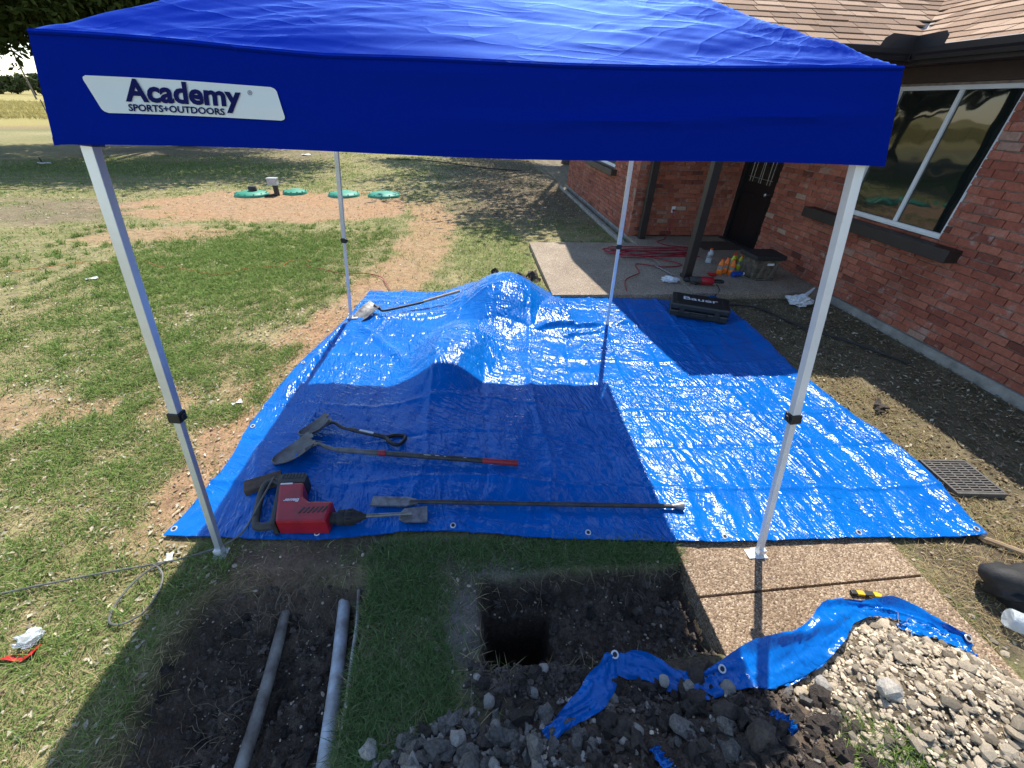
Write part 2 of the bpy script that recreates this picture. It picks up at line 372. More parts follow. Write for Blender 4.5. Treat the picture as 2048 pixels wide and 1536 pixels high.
def trench(x, y):
    wob = .07*(fbm(x*4, y*4, 31)-.5)
    l = ss(-1.53+wob, -1.28+wob, x); r = 1-ss(-.615+wob*.4, -.575+wob*.4, x); f = 1-ss(1.17+wob*1.6, 1.44+wob*1.6, y)
    return l*r*f
def pit(x, y):
    wob = .06*(fbm(x*5, y*5, 47)-.5)
    l = ss(-.03+wob, .05+wob, x); r = 1-ss(1.145, 1.17, x); f = 1-ss(1.22+wob, 1.31+wob, y); n = ss(.80+wob, .91+wob, y)
    return l*r*f*n
def deep(x, y):
    wob = .02*(fbm(x*9, y*9, 53)-.5)
    return ss(.0+wob, .035+wob, x)*(1-ss(.33+wob, .38+wob, x))*(1-ss(1.15, 1.19, y+wob))*ss(.90, .935, y+wob)
def in_walk(x, y, e=0.0): return ((x > 1.15+e) & (x < 2.48-e) & (y < 5.2)) | ((x > 1.05+e) & (x < 3.0) & (y > 5.1+e) & (y < 7.6-e)) | ((x >= 3.0) & (x < XW) & (y > 5.1+e) & (y < 8.05))
def gz(x, y):
    x = np.asarray(x, float); y = np.asarray(y, float); d = np.hypot(x, y)
    z = .022*(fbm(x*1.3, y*1.3, 3)-.5)+.014*(fbm(x*7, y*7, 5)-.5)
    z = z+ss(30, 120, d)*(.8*(fbm(x/60, y/60, 9)-.5))
    T = trench(x, y); P = pit(x, y); lump = fbm(x*14, y*14, 21, 4)-.5; lump2 = np.abs(fbm(x*30, y*30, 23, 3)-.5)
    dug = np.clip(T+P, 0, 1)
    z = z-T*(.36-.06*ss(.9, 1.3, y))+dug*(.15*lump+.09*lump2)
    z = z-P*(.25-.05*ss(.45, .9, x))-P*deep(x, y)*.85
    z = z+.045*np.exp(-(((x-.22)/.25)**2+((y-.80)/.09)**2))*(.5+fbm(x*18, y*18, 77)*1.2)
    dh = dirt_heap(x, y)+gravel_heap(x, y); z = z+dh+np.clip(dh*6, 0, 1)*(.05*lump+.05*lump2)
    z = z+mounds(x, y)
    edge = np.exp(-((x+.58)/.05)**2)*(y < 1.35)*.015
    z = z+edge
    return np.where(in_walk(x, y, -.0) & (dh < .03), np.minimum(z, -.05), z)
TL = [(1.66, -1.81), (1.97, -1.74), (2.61, -1.73), (3.57, -1.67), (4.4, -1.5), (4.7, -1.45), (5.41, -1.36)]
def tarp_left(y): return interp(y, TL)
def in_tarp(x, y): return (x > tarp_left(y)) & (x < 3.2) & (y > 1.62-.065*(x+1.8)) & (y < 5.3)
def masks(x, y):
    """red sand, dark soil, green vigour, shade litter, all 0..1"""
    w1 = (fbm(x*1.7, y*1.7, 61)-.5); w2 = (fbm(x*5, y*5, 63)-.5)
    ex = ((x+4.55)/3.3)**2+((y-11.0)/1.95)**2
    red = 1-ss(.7, 1.12, ex+1.0*w1+.5*w2)
    xc = -.95+.18*np.sin(y*.9); red = np.maximum(red, (1-ss(.30, .62, np.abs(x-xc)+.5*w1+.3*w2))*ss(5.0, 5.5, y)*(1-ss(10.5, 12.5, y))*.8)
    e = tarp_left(np.clip(y, 1.66, 5.4))-x
    red = np.maximum(red, (1-ss(.14, .40, np.abs(e-.05)+.5*w1+.35*w2))*ss(1.3, 1.9, y)*(1-ss(5.6, 6.4, y)))
    red = np.maximum(red, .75*(1-ss(.1, .55, np.hypot((x+3.2)/1.6, (y-2.9)/.9)+w1*1.4+w2)))
    red = np.maximum(red, .8*(1-ss(.2, .75, np.hypot((x+5.5)/2.5, (y-8.3)/.8)+w1*1.2)))
    dark = np.clip(2.6*trench(x, y)+3*pit(x, y), 0, 1)
    dark = np.maximum(dark, .85*np.clip((gravel_heap(x, y)-.02)*20, 0, 1))
    dark = np.maximum(dark, np.clip((dirt_heap(x, y)-.012)*20, 0, 1))
    dark = np.maximum(dark, ss(3.05, 3.4, x+.35*w1+.2*w2)*(1-ss(5.0, 5.2, y))*.72)
    dark = np.maximum(dark, ss(2.42, 2.7, x+.3*w2)*(1-ss(1.25, 1.6, y))*.9)
    dark = np.maximum(dark, .85*(1-ss(.10, .26, np.maximum(np.abs(x+1.02)/2.0, np.abs(y-1.46)/.7)+.3*w2)))
    dark = np.maximum(dark, .75*(1-ss(.05, .17, np.maximum(np.abs(x-.0)*.6, np.abs(y-1.06)*.45)+.3*w2+.2*w1)))
    dark = np.maximum(dark, .95*(1-ss(.8, 1.15, np.maximum(np.abs(x-.55)/.62, np.abs(y-.70)/.15)+.9*w2)))
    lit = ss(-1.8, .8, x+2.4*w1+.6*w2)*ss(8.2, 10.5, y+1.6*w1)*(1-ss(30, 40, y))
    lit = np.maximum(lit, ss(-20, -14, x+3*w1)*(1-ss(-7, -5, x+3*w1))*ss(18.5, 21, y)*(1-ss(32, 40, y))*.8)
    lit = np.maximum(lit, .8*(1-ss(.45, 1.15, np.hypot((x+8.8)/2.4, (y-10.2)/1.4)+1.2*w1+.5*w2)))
    green = np.clip(.58+1.3*w1+1.2*w2, 0, 1)
    green = np.maximum(green*.9, (1-ss(.5, 1.15, np.hypot((x+3.6)/2.0, (y-6.6)/2.3)+w1)))
    green = np.maximum(green, .9*(1-ss(.7, 1.1, np.hypot((x-.35)/.75, (y-7.3)/2.2)+.6*w1)))
    green = np.maximum(green, .8*(1-ss(.6, 1.2, np.hypot((x+.35)/.35, (y-.95)/.9)+.4*w1)))
    green = np.maximum(green, .75*(1-ss(.6, 1.2, np.hypot((x-.35)/1.2, (y-1.42)/.14)+.4*w1)))
    green = np.maximum(green, .9*(1-ss(.6, 1.2, np.hypot((x+11)/6, (y-16.5)/2.2)+w1)))
    near = 1-ss(2.2, 4.6, y)
    green = green*(1-.25*near*(x < -1.5))
    return red, dark, green, lit
def dust(x, y): return np.exp(-(((x+.09)/.13)**2+((y-1.05)/.22)**2))
def soil_colour(x, y):
    red, dark, green, lit = masks(x, y); w2 = fbm(x*9, y*9, 91)[:, None]; w1 = fbm(x*2.2, y*2.2, 93)[:, None]
    A = lambda *c: np.array(c)[None, :]
    C = A(.34, .28, .15)*(1-green[:, None])+A(.19, .20, .075)*green[:, None]
    C = C*(.75+.5*w2)
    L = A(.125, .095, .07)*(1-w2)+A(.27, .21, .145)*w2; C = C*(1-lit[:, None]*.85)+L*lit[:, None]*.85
    S_ = A(.40, .232, .125)*(1-w1)+A(.36, .25, .15)*w1; C = C*(1-red[:, None])+S_*red[:, None]
    D = A(.050, .038, .029)*(1-w2)+A(.20, .15, .11)*w2; C = C*(1-dark[:, None])+D*dark[:, None]
    clay = np.exp(-((x+.09)/.10)**2-((y-1.06)/.19)**2)+np.exp(-((x-.15)/.2)**2-((y-1.32)/.035)**2)
    cl = np.clip(clay*1.1, 0, .8)[:, None]; C = C*(1-cl)+A(.24, .205, .175)*cl
    br = np.clip(1.3*np.exp(-(((x+1.2)/.32)**2+((y-1.47)/.13)**2)), 0, .9)[:, None]; C = C*(1-br)+A(.22, .145, .10)*br
    d = np.hypot(x, y); f = ss(42, 46, .64*(-x)+.77*y+3*(fbm(x/6, y/6, 99)-.5))[:, None]; f = np.maximum(f, ss(60, 80, d)[:, None])
    Fd = A(.33, .275, .10)*(.7+.6*fbm(x/4, y/25, 101)[:, None]); C = C*(1-f)+Fd*f
    bank = np.exp(-((.64*(-x)+.77*y-43.5)/1.3)**2)[:, None]*.75; C = C*(1-bank)+A(.26, .16, .10)*bank
    return C
def spans(fine0, fine1, fs, mid0, mid1, ms, far):
    a = list(np.arange(fine0, fine1, fs)); b = list(np.arange(mid0, fine0-1e-6, ms)); c_ = list(np.arange(fine1, mid1, ms))
    g = 1.0; x = mid1; hi = []; st = ms
    while x < far: x += st; hi.append(x); st *= 1.13
    x = mid0; lo = []; st = ms
    while x > -far: x -= st; lo.append(x); st *= 1.13
    return np.array(lo[::-1]+b+a+c_+hi)
gx = spans(-1.6, 1.3, .0125, -6, 5, .06, 600); gy = spans(.2, 1.6, .0125, -2, 14, .06, 600)
X, Y = np.meshgrid(gx, gy); xs, ys = X.ravel(), Y.ravel(); Z = gz(xs, ys)
nx, ny = len(gx), len(gy); I = (np.arange(ny-1)[:, None]*nx+np.arange(nx-1)[None, :]).ravel()
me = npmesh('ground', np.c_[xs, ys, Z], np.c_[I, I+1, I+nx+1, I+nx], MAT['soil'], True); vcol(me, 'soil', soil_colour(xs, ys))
tag(link('ground', me), kind='structure', label='lawn, bare soil and dry field reaching to the horizon')

# sidewalk and porch slab
walk = MB().box(1.155, 2.475, -1.5, 5.0, -.12, -.02).build('sidewalk', 'concrete_side'); tag(walk, 'brown exposed aggregate garden walk leading to the porch', kind='structure')
for (y0, y1) in ((-1.5, 1.095), (1.107, 3.2), (3.212, 5.05)):
    b = MB(); b.box(1.15, 2.48, y0, y1, -.11, .012)
    # joint runs slightly skew to the walk
    b.V = [(p[0], p[1]+.02*(p[0]-1.8) if abs(p[1]-1.1) < .02 else p[1], p[2]) for p in b.V]
    b.build('slab', 'aggregate', walk, bevel=.006)
porch = MB().box(1.06, 3.0, 5.11, 7.58, -.1, .06).build('porch_floor', 'concrete_side'); tag(porch, 'exposed aggregate porch floor in front of the black door', kind='structure')
MB().box(1.05, 2.995, 5.10, 7.6, -.02, .075).build('slab', 'aggregate_porch', porch, bevel=.006)
MB().box(3.003, XW-.002, 5.10, 8.04, -.06, .085).build('slab', 'aggregate_porch', porch, bevel=.006)

# ------------------------------------------------------------------ house
house = thing('brick_house', 'red brick house with brown shingle roof, white window and black front door', 'house', (XW, 5.0, 0))
HO = Vector((XW, 5.0, 0))
def unit_brick(seed):
    rr = random.Random(seed); bm = bmesh.new(); bmesh.ops.create_cube(bm, size=1)
    for v in bm.verts:
        v.co.y += .5
    fe = [e for e in bm.edges if all(v.co.y > .5 for v in e.verts)]
    bmesh.ops.bevel(bm, geom=fe, offset=.09, segments=1, affect='EDGES')
    for v in bm.verts:
        if v.co.y > .5: v.co.x += rr.uniform(-.012, .012); v.co.z += rr.uniform(-.05, .05); v.co.y += rr.uniform(-.18, .05)
    bmesh.ops.triangulate(bm, faces=bm.faces[:]); me = bpy.data.meshes.new('brick'); bm.to_mesh(me); bm.free(); me.materials.append(MAT['brick']); return me
UB = [unit_brick(i) for i in range(7)]
UBV = [(np.array([v.co[:] for v in me.vertices]), np.array([p.vertices[:] for p in me.polygons])) for me in UB]
bricks = []      # (matrix 3x4 as numpy, wall, variant)
def brick_wall(name, label, O, U, Nn, length, z0, z1, openings, u_off=0.0):
    O = np.array(O, float); U = np.array(U, float); Nn = np.array(Nn, float)
    us = sorted({0, length, *[a for o in openings for a in o[:2]]}); zs = sorted({z0, z1, *[a for o in openings for a in o[2:]]})
    b = MB()
    for i in range(len(us)-1):
        for j in range(len(zs)-1):
            uc, zc = (us[i]+us[i+1])/2, (zs[j]+zs[j+1])/2
            if any(o[0] < uc < o[1] and o[2] < zc < o[3] for o in openings): continue
            P = []
            for dep in (-.14, -.012):
                for (u, z) in ((us[i], zs[j]), (us[i+1], zs[j]), (us[i+1], zs[j+1]), (us[i], zs[j+1])):
                    q = O+U*u+Nn*dep; P.append((q[0], q[1], z))
            b.add(P, [(0, 1, 2, 3), (4, 5, 6, 7), (0, 1, 5, 4), (1, 2, 6, 5), (2, 3, 7, 6), (3, 0, 4, 7)])
    wall = b.build(name, 'mortar', house); wall['label'] = label
    ch, bw, row = .0755, .208, 0; z = z0
    while z < z1-.03:
        za, zb = z+.005, min(z+ch-.006, z1); u = -bw*(.5 if row % 2 else 0)+u_off-.02*(row % 3)
        while u < length:
            wd = bw*random.choice((.97, 1, 1, 1.03)); segs = [(max(u+.005, 0), min(u+wd-.005, length))]
            for o in openings:
                if o[2] < zb-.02 and o[3] > za+.02:
                    ns = []
                    for (a, c_) in segs:
                        if c_ <= o[0] or a >= o[1]: ns.append((a, c_))
                        else:
                            if a < o[0]: ns.append((a, o[0]))
                            if c_ > o[1]: ns.append((o[1], c_))
                    segs = ns
            for (a, c_) in segs:
                if c_-a < .025: continue
                zc = (za+zb)/2+random.gauss(0, .0015); P = O+U*((a+c_)/2)+Nn*(-.02)
                tilt = random.gauss(0, .012); dep = .020+random.uniform(.001, .012)
                A = np.zeros((3, 4)); A[:, 0] = U*(c_-a)+np.array([0, 0, tilt*(c_-a)]); A[:, 1] = Nn*dep; A[:, 2] = (0, 0, zb-za); A[:, 3] = (P[0], P[1], zc)
                bricks.append((A, wall, random.randrange(7)))
            u += wd
        z += ch; row += 1
    return wall
# long wall: u runs along +Y from y=-2
Wy0 = -2.0
WIN = (4.06, 5.46, 1.07, 2.43); DOOR = (6.9, 7.98, .0, 2.25)
mw = brick_wall('long_wall', 'long red brick wall with the white window', (XW, Wy0, 0), (0, 1, 0), (-1, 0, 0), 8.2-Wy0, .10, 2.45, [(WIN[0]-Wy0, WIN[1]-Wy0, WIN[2], WIN[3]), (DOOR[0]-Wy0, DOOR[1]-Wy0, DOOR[2], DOOR[3])])
WX = 3.04
pw = brick_wall('porch_wall', 'shaded red brick wall at the back of the porch', (WX, 8.05, 0), (1, 0, 0), (0, -1, 0), XW-WX+.02, .10, 2.6, [])
ww = brick_wall('wing_wall', 'red brick side wall of the wing', (WX, 14.0, 0), (0, -1, 0), (-1, 0, 0), 14.0-8.05, .08, 2.6, [(14-11.5, 14-9.5, 1.08, 2.2)], .05)
# nearest 300 bricks in view are pieces of their own, the rest joined per wall
cen = np.array([b[0][:, 3] for b in bricks]); ok, dist = seen(cen); rk = np.where(ok, dist, 1e6)
own = set(np.argsort(rk)[:300].tolist())
rest = {}
for i, (A, wall, k) in enumerate(bricks):
    if i in own:
        o = bpy.data.objects.new('brick', UB[k]); COL.objects.link(o); o.parent = wall
        Mx = Matrix(((*A[0],), (*A[1],), (*A[2],), (0, 0, 0, 1))); o.matrix_local = Matrix.Translation(-HO) @ Mx
    else: rest.setdefault(wall.name, (wall, []))[1].append((A, k))
for wall, L in rest.values():
    Vs = []; Fs = []; n = 0
    for A, k in L:
        v, f = UBV[k]; Vs.append(v@A[:, :3].T+A[:, 3]-np.array(HO)); Fs.append(f+n); n += len(v)
    me = npmesh('bricks', np.vstack(Vs), np.vstack(Fs), MAT['brick']); tag(link('brickwork', me, wall), kind='stuff')
# footing strip, frieze, soffit
MB().box(XW-.03, XW+.1, Wy0, 5.09, -.1, .098).build('foundation', 'concrete', house, bevel=.006)
MB().box(WX-.02, WX+.1, 8.02, 14.0, -.1, .078).build('foundation', 'concrete', house, bevel=.006)
MB().box(XW-.025, XW+.02, Wy0, 8.0, 2.452, 2.598).build('frieze_board', 'paint_brown', house, bevel=.003)
XE, YE, ZE, PT = 4.41, 4.88, 2.70, R(26.5)
MB().box(XE+.02, XW+.05, Wy0, 8.0, 2.60, 2.62).build('soffit', 'soffit', house)
MB().box(2.56, XE+.019, YE+.02, 8.1, 2.60, 2.62).build('porch_ceiling', 'soffit', house)
MB().box(2.56, WX, 8.1, 14.3, 2.60, 2.62).build('soffit', 'soffit', house)
MB().box(XE, XE+.02, Wy0, YE+.02, 2.575, 2.70).build('fascia', 'paint_darkbrown', house)
MB().box(2.56, XE, YE, YE+.02, 2.575, 2.70).build('fascia', 'paint_darkbrown', house)
# gutters (K profile) with splash guard at the inside corner
gp = [(0, .0), (-.07, .0), (-.085, .03), (-.105, .05), (-.11, .10), (-.10, .105), (-.095, .09), (-.07, .02), (-.01, .012), (-.006, .10), (0, .10)]
b = MB(); b.prism([(XE+p[0]-.002, 2.605+p[1]) for p in gp], Wy0, YE-.10, 'y'); g1 = b.build('gutter', 'gutter_metal', house)
b = MB(); b.prism([(YE+p[0]-.002, 2.605+p[1]) for p in gp], 2.52, XE-.10, 'x'); g2 = b.build('gutter', 'gutter_metal', house)
b = MB(); b.box(XE-.112, XE, YE-.112, YE, 2.60, 2.612); b.box(XE-.115, XE-.108, YE-.115, YE-.10, 2.60, 2.715); b.build('corner_piece', 'gutter_metal', house)
b = MB(); b.prism([(XE-.112-.36, 2.69), (XE-.105, 2.69), (XE-.105, 2.79), (XE-.38, 2.80), (XE-.44, 2.765)], YE-.113, YE-.108, 'y')
b.prism([(YE-.108, 2.69), (YE-.42, 2.69), (YE-.43, 2.765), (YE-.39, 2.80), (YE-.108, 2.79)], XE-.113, XE-.108, 'x'); b.build('splash_guard', 'gutter_metal', house)
# roof deck: wing plane facing the camera and main plane facing the porch side
cp, sp = math.cos(PT), math.sin(PT); RL = 5.3
b = MB(); RY = YE+RL*cp; RZ = ZE+RL*sp; vx = XE+RL*cp
b.add([(2.52, YE-.02, ZE-.005), (XE, YE-.02, ZE-.005), (vx, RY, RZ), (2.52, RY, RZ)], [(0, 1, 2, 3)])
b.add([(XE-.02, Wy0, ZE-.005), (XE-.02, YE, ZE-.005), (vx, RY, RZ), (vx, Wy0, RZ)], [(3, 2, 1, 0)])
b.add([(2.52, RY, RZ), (vx, RY, RZ), (vx, RY+RL*cp, ZE), (2.52, RY+RL*cp, ZE)], [(0, 1, 2, 3)])
roof = b.build('roof', 'paint_darkbrown', house)
MB().prism([(YE, ZE-.1), (YE, ZE-.008), (RY, RZ-.008), (RY+RL*cp, ZE-.008), (RY+RL*cp, ZE-.1)], 2.53, 2.56, 'x').build('gable_board', 'paint_brown', house)
MB().prism([(8.06, 2.60), (14.2, 2.60), (RY, RZ-.2)], WX+.02, WX+.1, 'x').build('gable_wall', 'brick', house)
def unit_shingle():
    b = MB(); b.add([(-.5, 0, .0), (.5, 0, .0), (.5, 1, 0), (-.5, 1, 0), (-.5, 0, 1), (.5, 0, 1), (.5, 1, .25), (-.5, 1, .25)],
                    [(4, 5, 6, 7), (0, 1, 5, 4), (1, 2, 6, 5), (2, 3, 7, 6), (3, 0, 4, 7)])
    me = bpy.data.meshes.new('shingle'); me.from_pydata(b.V, [], b.F); me.materials.append(MAT['shingle']); return me
US = unit_shingle(); USV = np.array([v.co[:] for v in US.vertices]); USF = [p.vertices[:] for p in US.polygons]
sh = []
def shingle_plane(E0, along, upv, length, rows, limit):
    along = np.array(along, float); upv = np.array(upv, float); nrm = np.cross(along, upv); nrm = nrm if nrm[2] > 0 else -nrm
    for r in range(rows):
        a = 0.0; first = True
        while a < length:
            wd = random.choice((.22, .3, .3, .36)) if not first else random.uniform(.12, .36); first = False; s = r*.14-(.012 if random.random() < .45 else 0)+random.gauss(0, .002)-.015
            P = np.array(E0)+along*(a+wd/2)+upv*s+nrm*.001
            if limit(P):
                A = np.zeros((3, 4)); A[:, 0] = along*(wd-.006); A[:, 1] = upv*.17; A[:, 2] = nrm*(.011+random.uniform(0, .006)); A[:, 3] = P; sh.append(A)
            a += wd
shingle_plane((2.50, YE-.02, ZE), (1, 0, 0), (0, cp, sp), 7.2, 37, lambda P: P[0]-XE < (P[1]-YE)+.10)
shingle_plane((XE-.02, Wy0, ZE), (0, 1, 0), (cp, 0, sp), 12, 37, lambda P: P[1]-YE < (P[0]-XE)+.10)
cen = np.array([A[:, 3] for A in sh]); ok, dist = seen(cen); own = set(np.argsort(np.where(ok, dist, 1e6))[:300].tolist())
Vs = []; Fs = []; n = 0
for i, A in enumerate(sh):
    if i in own:
        o = bpy.data.objects.new('shingle', US); COL.objects.link(o); o.parent = roof
        o.matrix_local = Matrix.Translation(-HO) @ Matrix(((*A[0],), (*A[1],), (*A[2],), (0, 0, 0, 1)))
    else: Vs.append(USV@A[:, :3].T+A[:, 3]-np.array(HO)); Fs.append(np.array(USF)+n); n += 8
tag(link('shingle_field', npmesh('shingles', np.vstack(Vs), np.vstack(Fs), MAT['shingle']), roof), kind='stuff')
# windows
def window(y0, y1, z0, z1, xf, mull):
    b = MB(); t = .055
    b.box(xf, xf+.07, y0, y0+t, z0, z1); b.box(xf, xf+.07, y1-t, y1, z0, z1); b.box(xf+.001, xf+.069, y0+t, y1-t, z0, z0+t); b.box(xf+.001, xf+.069, y0+t, y1-t, z1-t, z1)
    for m_ in mull: b.box(xf+.008, xf+.06, m_-.022, m_+.022, z0+t, z1-t)
    wf = b.build('window', 'white_vinyl', house, bevel=.004)
    st = MB(); st.box(xf-.012, xf, y0+.01, y1-.01, z0+.006, z0+.022); st.build('track', 'white_vinyl', wf)
    e = [y0+t]+list(mull)+[y1-t]
    for a, c_ in zip(e[:-1], e[1:]):
        MB().box(xf+.030, xf+.036, a+(.022 if a in mull else 0), c_-(.022 if c_ in mull else 0), z0+t, z1-t).build('pane', 'glass', wf)
    MB().box(xf+.08, xf+.09, y0, y1, z0, z1).build('dark_interior', 'door_black', wf)  # black sheet standing in for the unlit room behind the panes
window(WIN[0], WIN[1], WIN[2]+.004, WIN[3]+.015, XW+.045, [4.70])
MB().box(XW-.16, XW-.004, 3.76, 5.93, .925, 1.05).build('window_sill', 'paint_darkbrown', house, bevel=.006)
window(9.5, 11.5, 1.085, 2.2, WX+.03, [10.5])
MB().box(WX-.13, WX-.004, 9.3, 11.7, .965, 1.075).build('window_sill', 'paint_brown', house, bevel=.006)
# front door
dr = MB().box(XW+.07, XW+.11, DOOR[0]+.10, DOOR[1]-.09, .115, 2.16).build('door', 'door_black', house, bevel=.003)
b = MB()
for (a, c_) in ((7.08, 7.40), (7.50, 7.82)):
    b.box(XW+.062, XW+.072, a, c_, .30, .95)
b.build('panel', 'door_black', dr, bevel=.006)
MB().box(XW+.064, XW+.0705, 7.10, 7.80, 1.12, 2.02).build('pane', 'glass', dr)
b = MB()
for y in (7.16, 7.24, 7.42, 7.48, 7.66, 7.74): b.tube([(XW+.062, y, 1.13), (XW+.062, y+.015*math.sin(y*40), 1.6), (XW+.062, y, 2.01)], .005, 6)
for z in (1.2, 1.55, 1.93): b.tube([(XW+.062, 7.11, z), (XW+.062, 7.79, z)], .004, 6)
b.build('glass_leading', 'came_metal', dr)
b = MB(); b.T = Matrix.Translation((XW+.02, 7.09, 1.0)) @ Matrix.Rotation(R(-90), 4, 'Y'); b.lathe([(.012, -.05), (.012, 0), (.03, .012), (.03, .035), (.015, .045)], 14); b.build('handle', 'came_metal', dr, smooth=True)
b = MB(); b.box(XW+.02, XW+.13, DOOR[0], DOOR[0]+.095, .09, 2.25); b.box(XW+.02, XW+.13, DOOR[1]-.085, DOOR[1], .09, 2.25); b.box(XW+.021, XW+.129, DOOR[0]+.095, DOOR[1]-.085, 2.17, 2.25); b.build('door_frame', 'door_black', house, bevel=.003)
MB().box(XW-.07, XW+.13, DOOR[0], DOOR[1], .086, .112).build('threshold', 'dark_steel', house, bevel=.004)
MB().box(XW+.16, 9.0, Wy0, 8.0, 0, 2.59).build('light_block', 'mortar', house); MB().box(WX+.15, 9.0, 8.2, 13.9, 0, 2.59).build('light_block', 'mortar', house)  # unseen solid blocks added behind the brickwork to stop light leaking through
# porch posts and wall socket
b = MB(); b.box(3.10, 3.21, 5.66, 5.77, .086, 2.60); p = b.build('porch_post', 'paint_darkbrown', house, bevel=.006)
MB().box(3.085, 3.225, 5.645, 5.785, .087, .13).build('base_trim', 'paint_darkbrown', p, bevel=.003)
MB().box(3.17, 3.29, 7.80, 7.91, .086, 2.60).build('porch_post', 'paint_darkbrown', house, bevel=.006)
s = MB().box(3.785, 3.855, 8.02, 8.035, .52, .63).build('wall_socket', 'white_vinyl', house, bevel=.004)
MB().box(3.80, 3.84, 7.985, 8.02, .545, .58).build('plug', 'cord_red', s, bevel=.004)
b = MB(); b.box(2.80, 2.87, 7.62, 14.1, -.05, .07); one(b, 'edging_strip', 'concrete', 'pale concrete edging strip along the side of the brick wing', 'kerb', bevel=.008)

# ------------------------------------------------------------------ pop-up canopy
CT = np.array([(-1.247, 1.673, 2.2755), (1.404, 1.566, 2.2755), (1.511, 4.217, 2.2755), (-1.14, 4.324, 2.2755)])
CB = np.array([(-1.300, 1.635, 1.992), (1.462, 1.528, 1.992), (1.565, 4.262, 1.992), (-1.185, 4.372, 1.992)])
FEET = np.array([(-1.44, 1.53, 0), (1.62, 1.31, .014), (1.57, 4.32, .03), (-1.41, 4.57, .03)])
PK = np.array([.132, 2.945, 2.93])
can = thing('pop_up_canopy', 'royal blue pop-up canopy on slanted silver legs over the tarp', 'canopy', (.13, 2.95, 0))
def on_square(s, t):      # s,t in -1..1
    a, b = (s+1)/2, (t+1)/2; C = CT
    return C[0]*(1-a)*(1-b)+C[1]*a*(1-b)+C[2]*a*b+C[3]*(1-a)*b
def roof_pt(s, t):
    m_ = max(abs(s), abs(t)); q = on_square(s, t); n_ = min(abs(s), abs(t)); rr = n_/m_ if m_ > 1e-6 else 1
    h = (1-m_); z = 2.2755+(PK[2]-2.2755)*(h**1.0)
    flat = 1-rr**2                                   # 0 on the ridges, 1 along face centre lines
    z -= .05*flat*math.sin(math.pi*min(1, .15+.85*m_))*.9
    z -= .028*flat*m_**6
    z -= .018*math.sin(math.pi*h)*(1-flat)
    # pull wrinkles fanning out of the corners, and loose wrinkles along the eave
    for (cs, ct) in ((-1, -1), (1, -1), (1, 1), (-1, 1)):
        dx, dy = abs(s-cs), abs(t-ct); d = math.hypot(dx, dy)
        if 1e-3 < d < 1.15:
            ang = math.atan2(dy, dx); wv = abs(float(vn(ang*9+cs, d*.8+ct, 5))-.5)+.5*abs(float(vn(ang*19+ct, d*1.2+cs, 8))-.5)
            z += .06*(wv-.26)*min(1, d*3)*max(0, 1-d/1.15)
    e = max(0, 1-h/.22); z += .03*(abs(float(vn(s*3.2+t*9, h*9, 12))-.5)-.2)*e*min(1, h*25)
    z += (.016*(float(fbm(s*2.5, t*7, 14, 3))-.5)+.016*abs(float(fbm(s*3+t*2, t*9-s*2, 19, 2))-.5))*min(1, h*8)
    return (q[0], q[1], z)
b = MB(); b.grid(lambda u, v: roof_pt(2*u-1, 2*v-1), 170, 170)
top = b.build('canopy_top', 'canopy', can, smooth=True)
b = MB(); b.tube([roof_pt(2*u-1, -1) if 0 else tuple(np.array(roof_pt(2*u-1, -1))+np.array([0, -.004, -.004])) for u in np.linspace(0, 1, 60)], .006, 6); b.build('eave_seam', 'canopy', top, smooth=True)
def val_pt(side, u, v, off=0.0):        # v 0 at the eave, 1 at the hem
    i, j = side, (side+1) % 4
    a = np.array(roof_pt(*{0: (2*u-1, -1), 1: (1, 2*u-1), 2: (1-2*u, 1), 3: (-1, 1-2*u)}[side]))
    bt = CB[i]*(1-u)+CB[j]*u; bt = bt+np.array([0, 0, .006*math.sin(u*9+side)])
    p = a*(1-v)+bt*v; d = CT[j]-CT[i]; n_ = np.array([d[1], -d[0], 0]); n_ = n_/np.linalg.norm(n_)
    env = math.sin(math.pi*min(1, max(0, v)))*min(1, u*9, (1-u)*9)
    wv = .012*(float(fbm(u*2.2+side*3, v*2.2+u*.9, 41, 2))-.5)*2+.012*math.exp(-((v-.52-.08*math.sin(u*4))/.05)**2)*ss(.35, .6, u)
    if side == 0: wv += .012*math.exp(-((v-.12)/.07)**2)*(.4+.6*math.sin(u*11)**2)*float(ss(.3, .42, u))
    return p+n_*(.006*min(1, v*10)+env*float(wv)+off)+np.array([0, 0, .004*max(0, 1-v*10)])
for sd in range(4):
    b = MB(); b.grid(lambda u, v: val_pt(sd, u, v), 100, 16); vl = b.build('valance', 'canopy', can, smooth=True)
    b = MB(); b.grid(lambda u, v: val_pt(sd, u, .93+.07*v, .0016), 80, 1); b.build('hem', 'canopy', vl, smooth=True)
    if sd == 0: V0 = vl
L0 = np.linalg.norm(CT[1]-CT[0])
def val_xz(x, z, off):                  # x metres from the left eave corner, z world height
    return val_pt(0, x/L0, (2.2755-z)/(2.2755-1.992), off)
pan = []
A_, B_, C_, D_ = (.120, 2.1735), (.672, 2.1745), (.694, 2.0790), (.165, 2.0795)
def rc(p, prv, nx_, r=.016, k=6):
    p, prv, nx_ = map(np.array, (p, prv, nx_)); a = p+(prv-p)/np.linalg.norm(prv-p)*r; c_ = p+(nx_-p)/np.linalg.norm(nx_-p)*r
    return [a*(1-t)**2+2*p*t*(1-t)+c_*t*t for t in np.linspace(0, 1, k)]
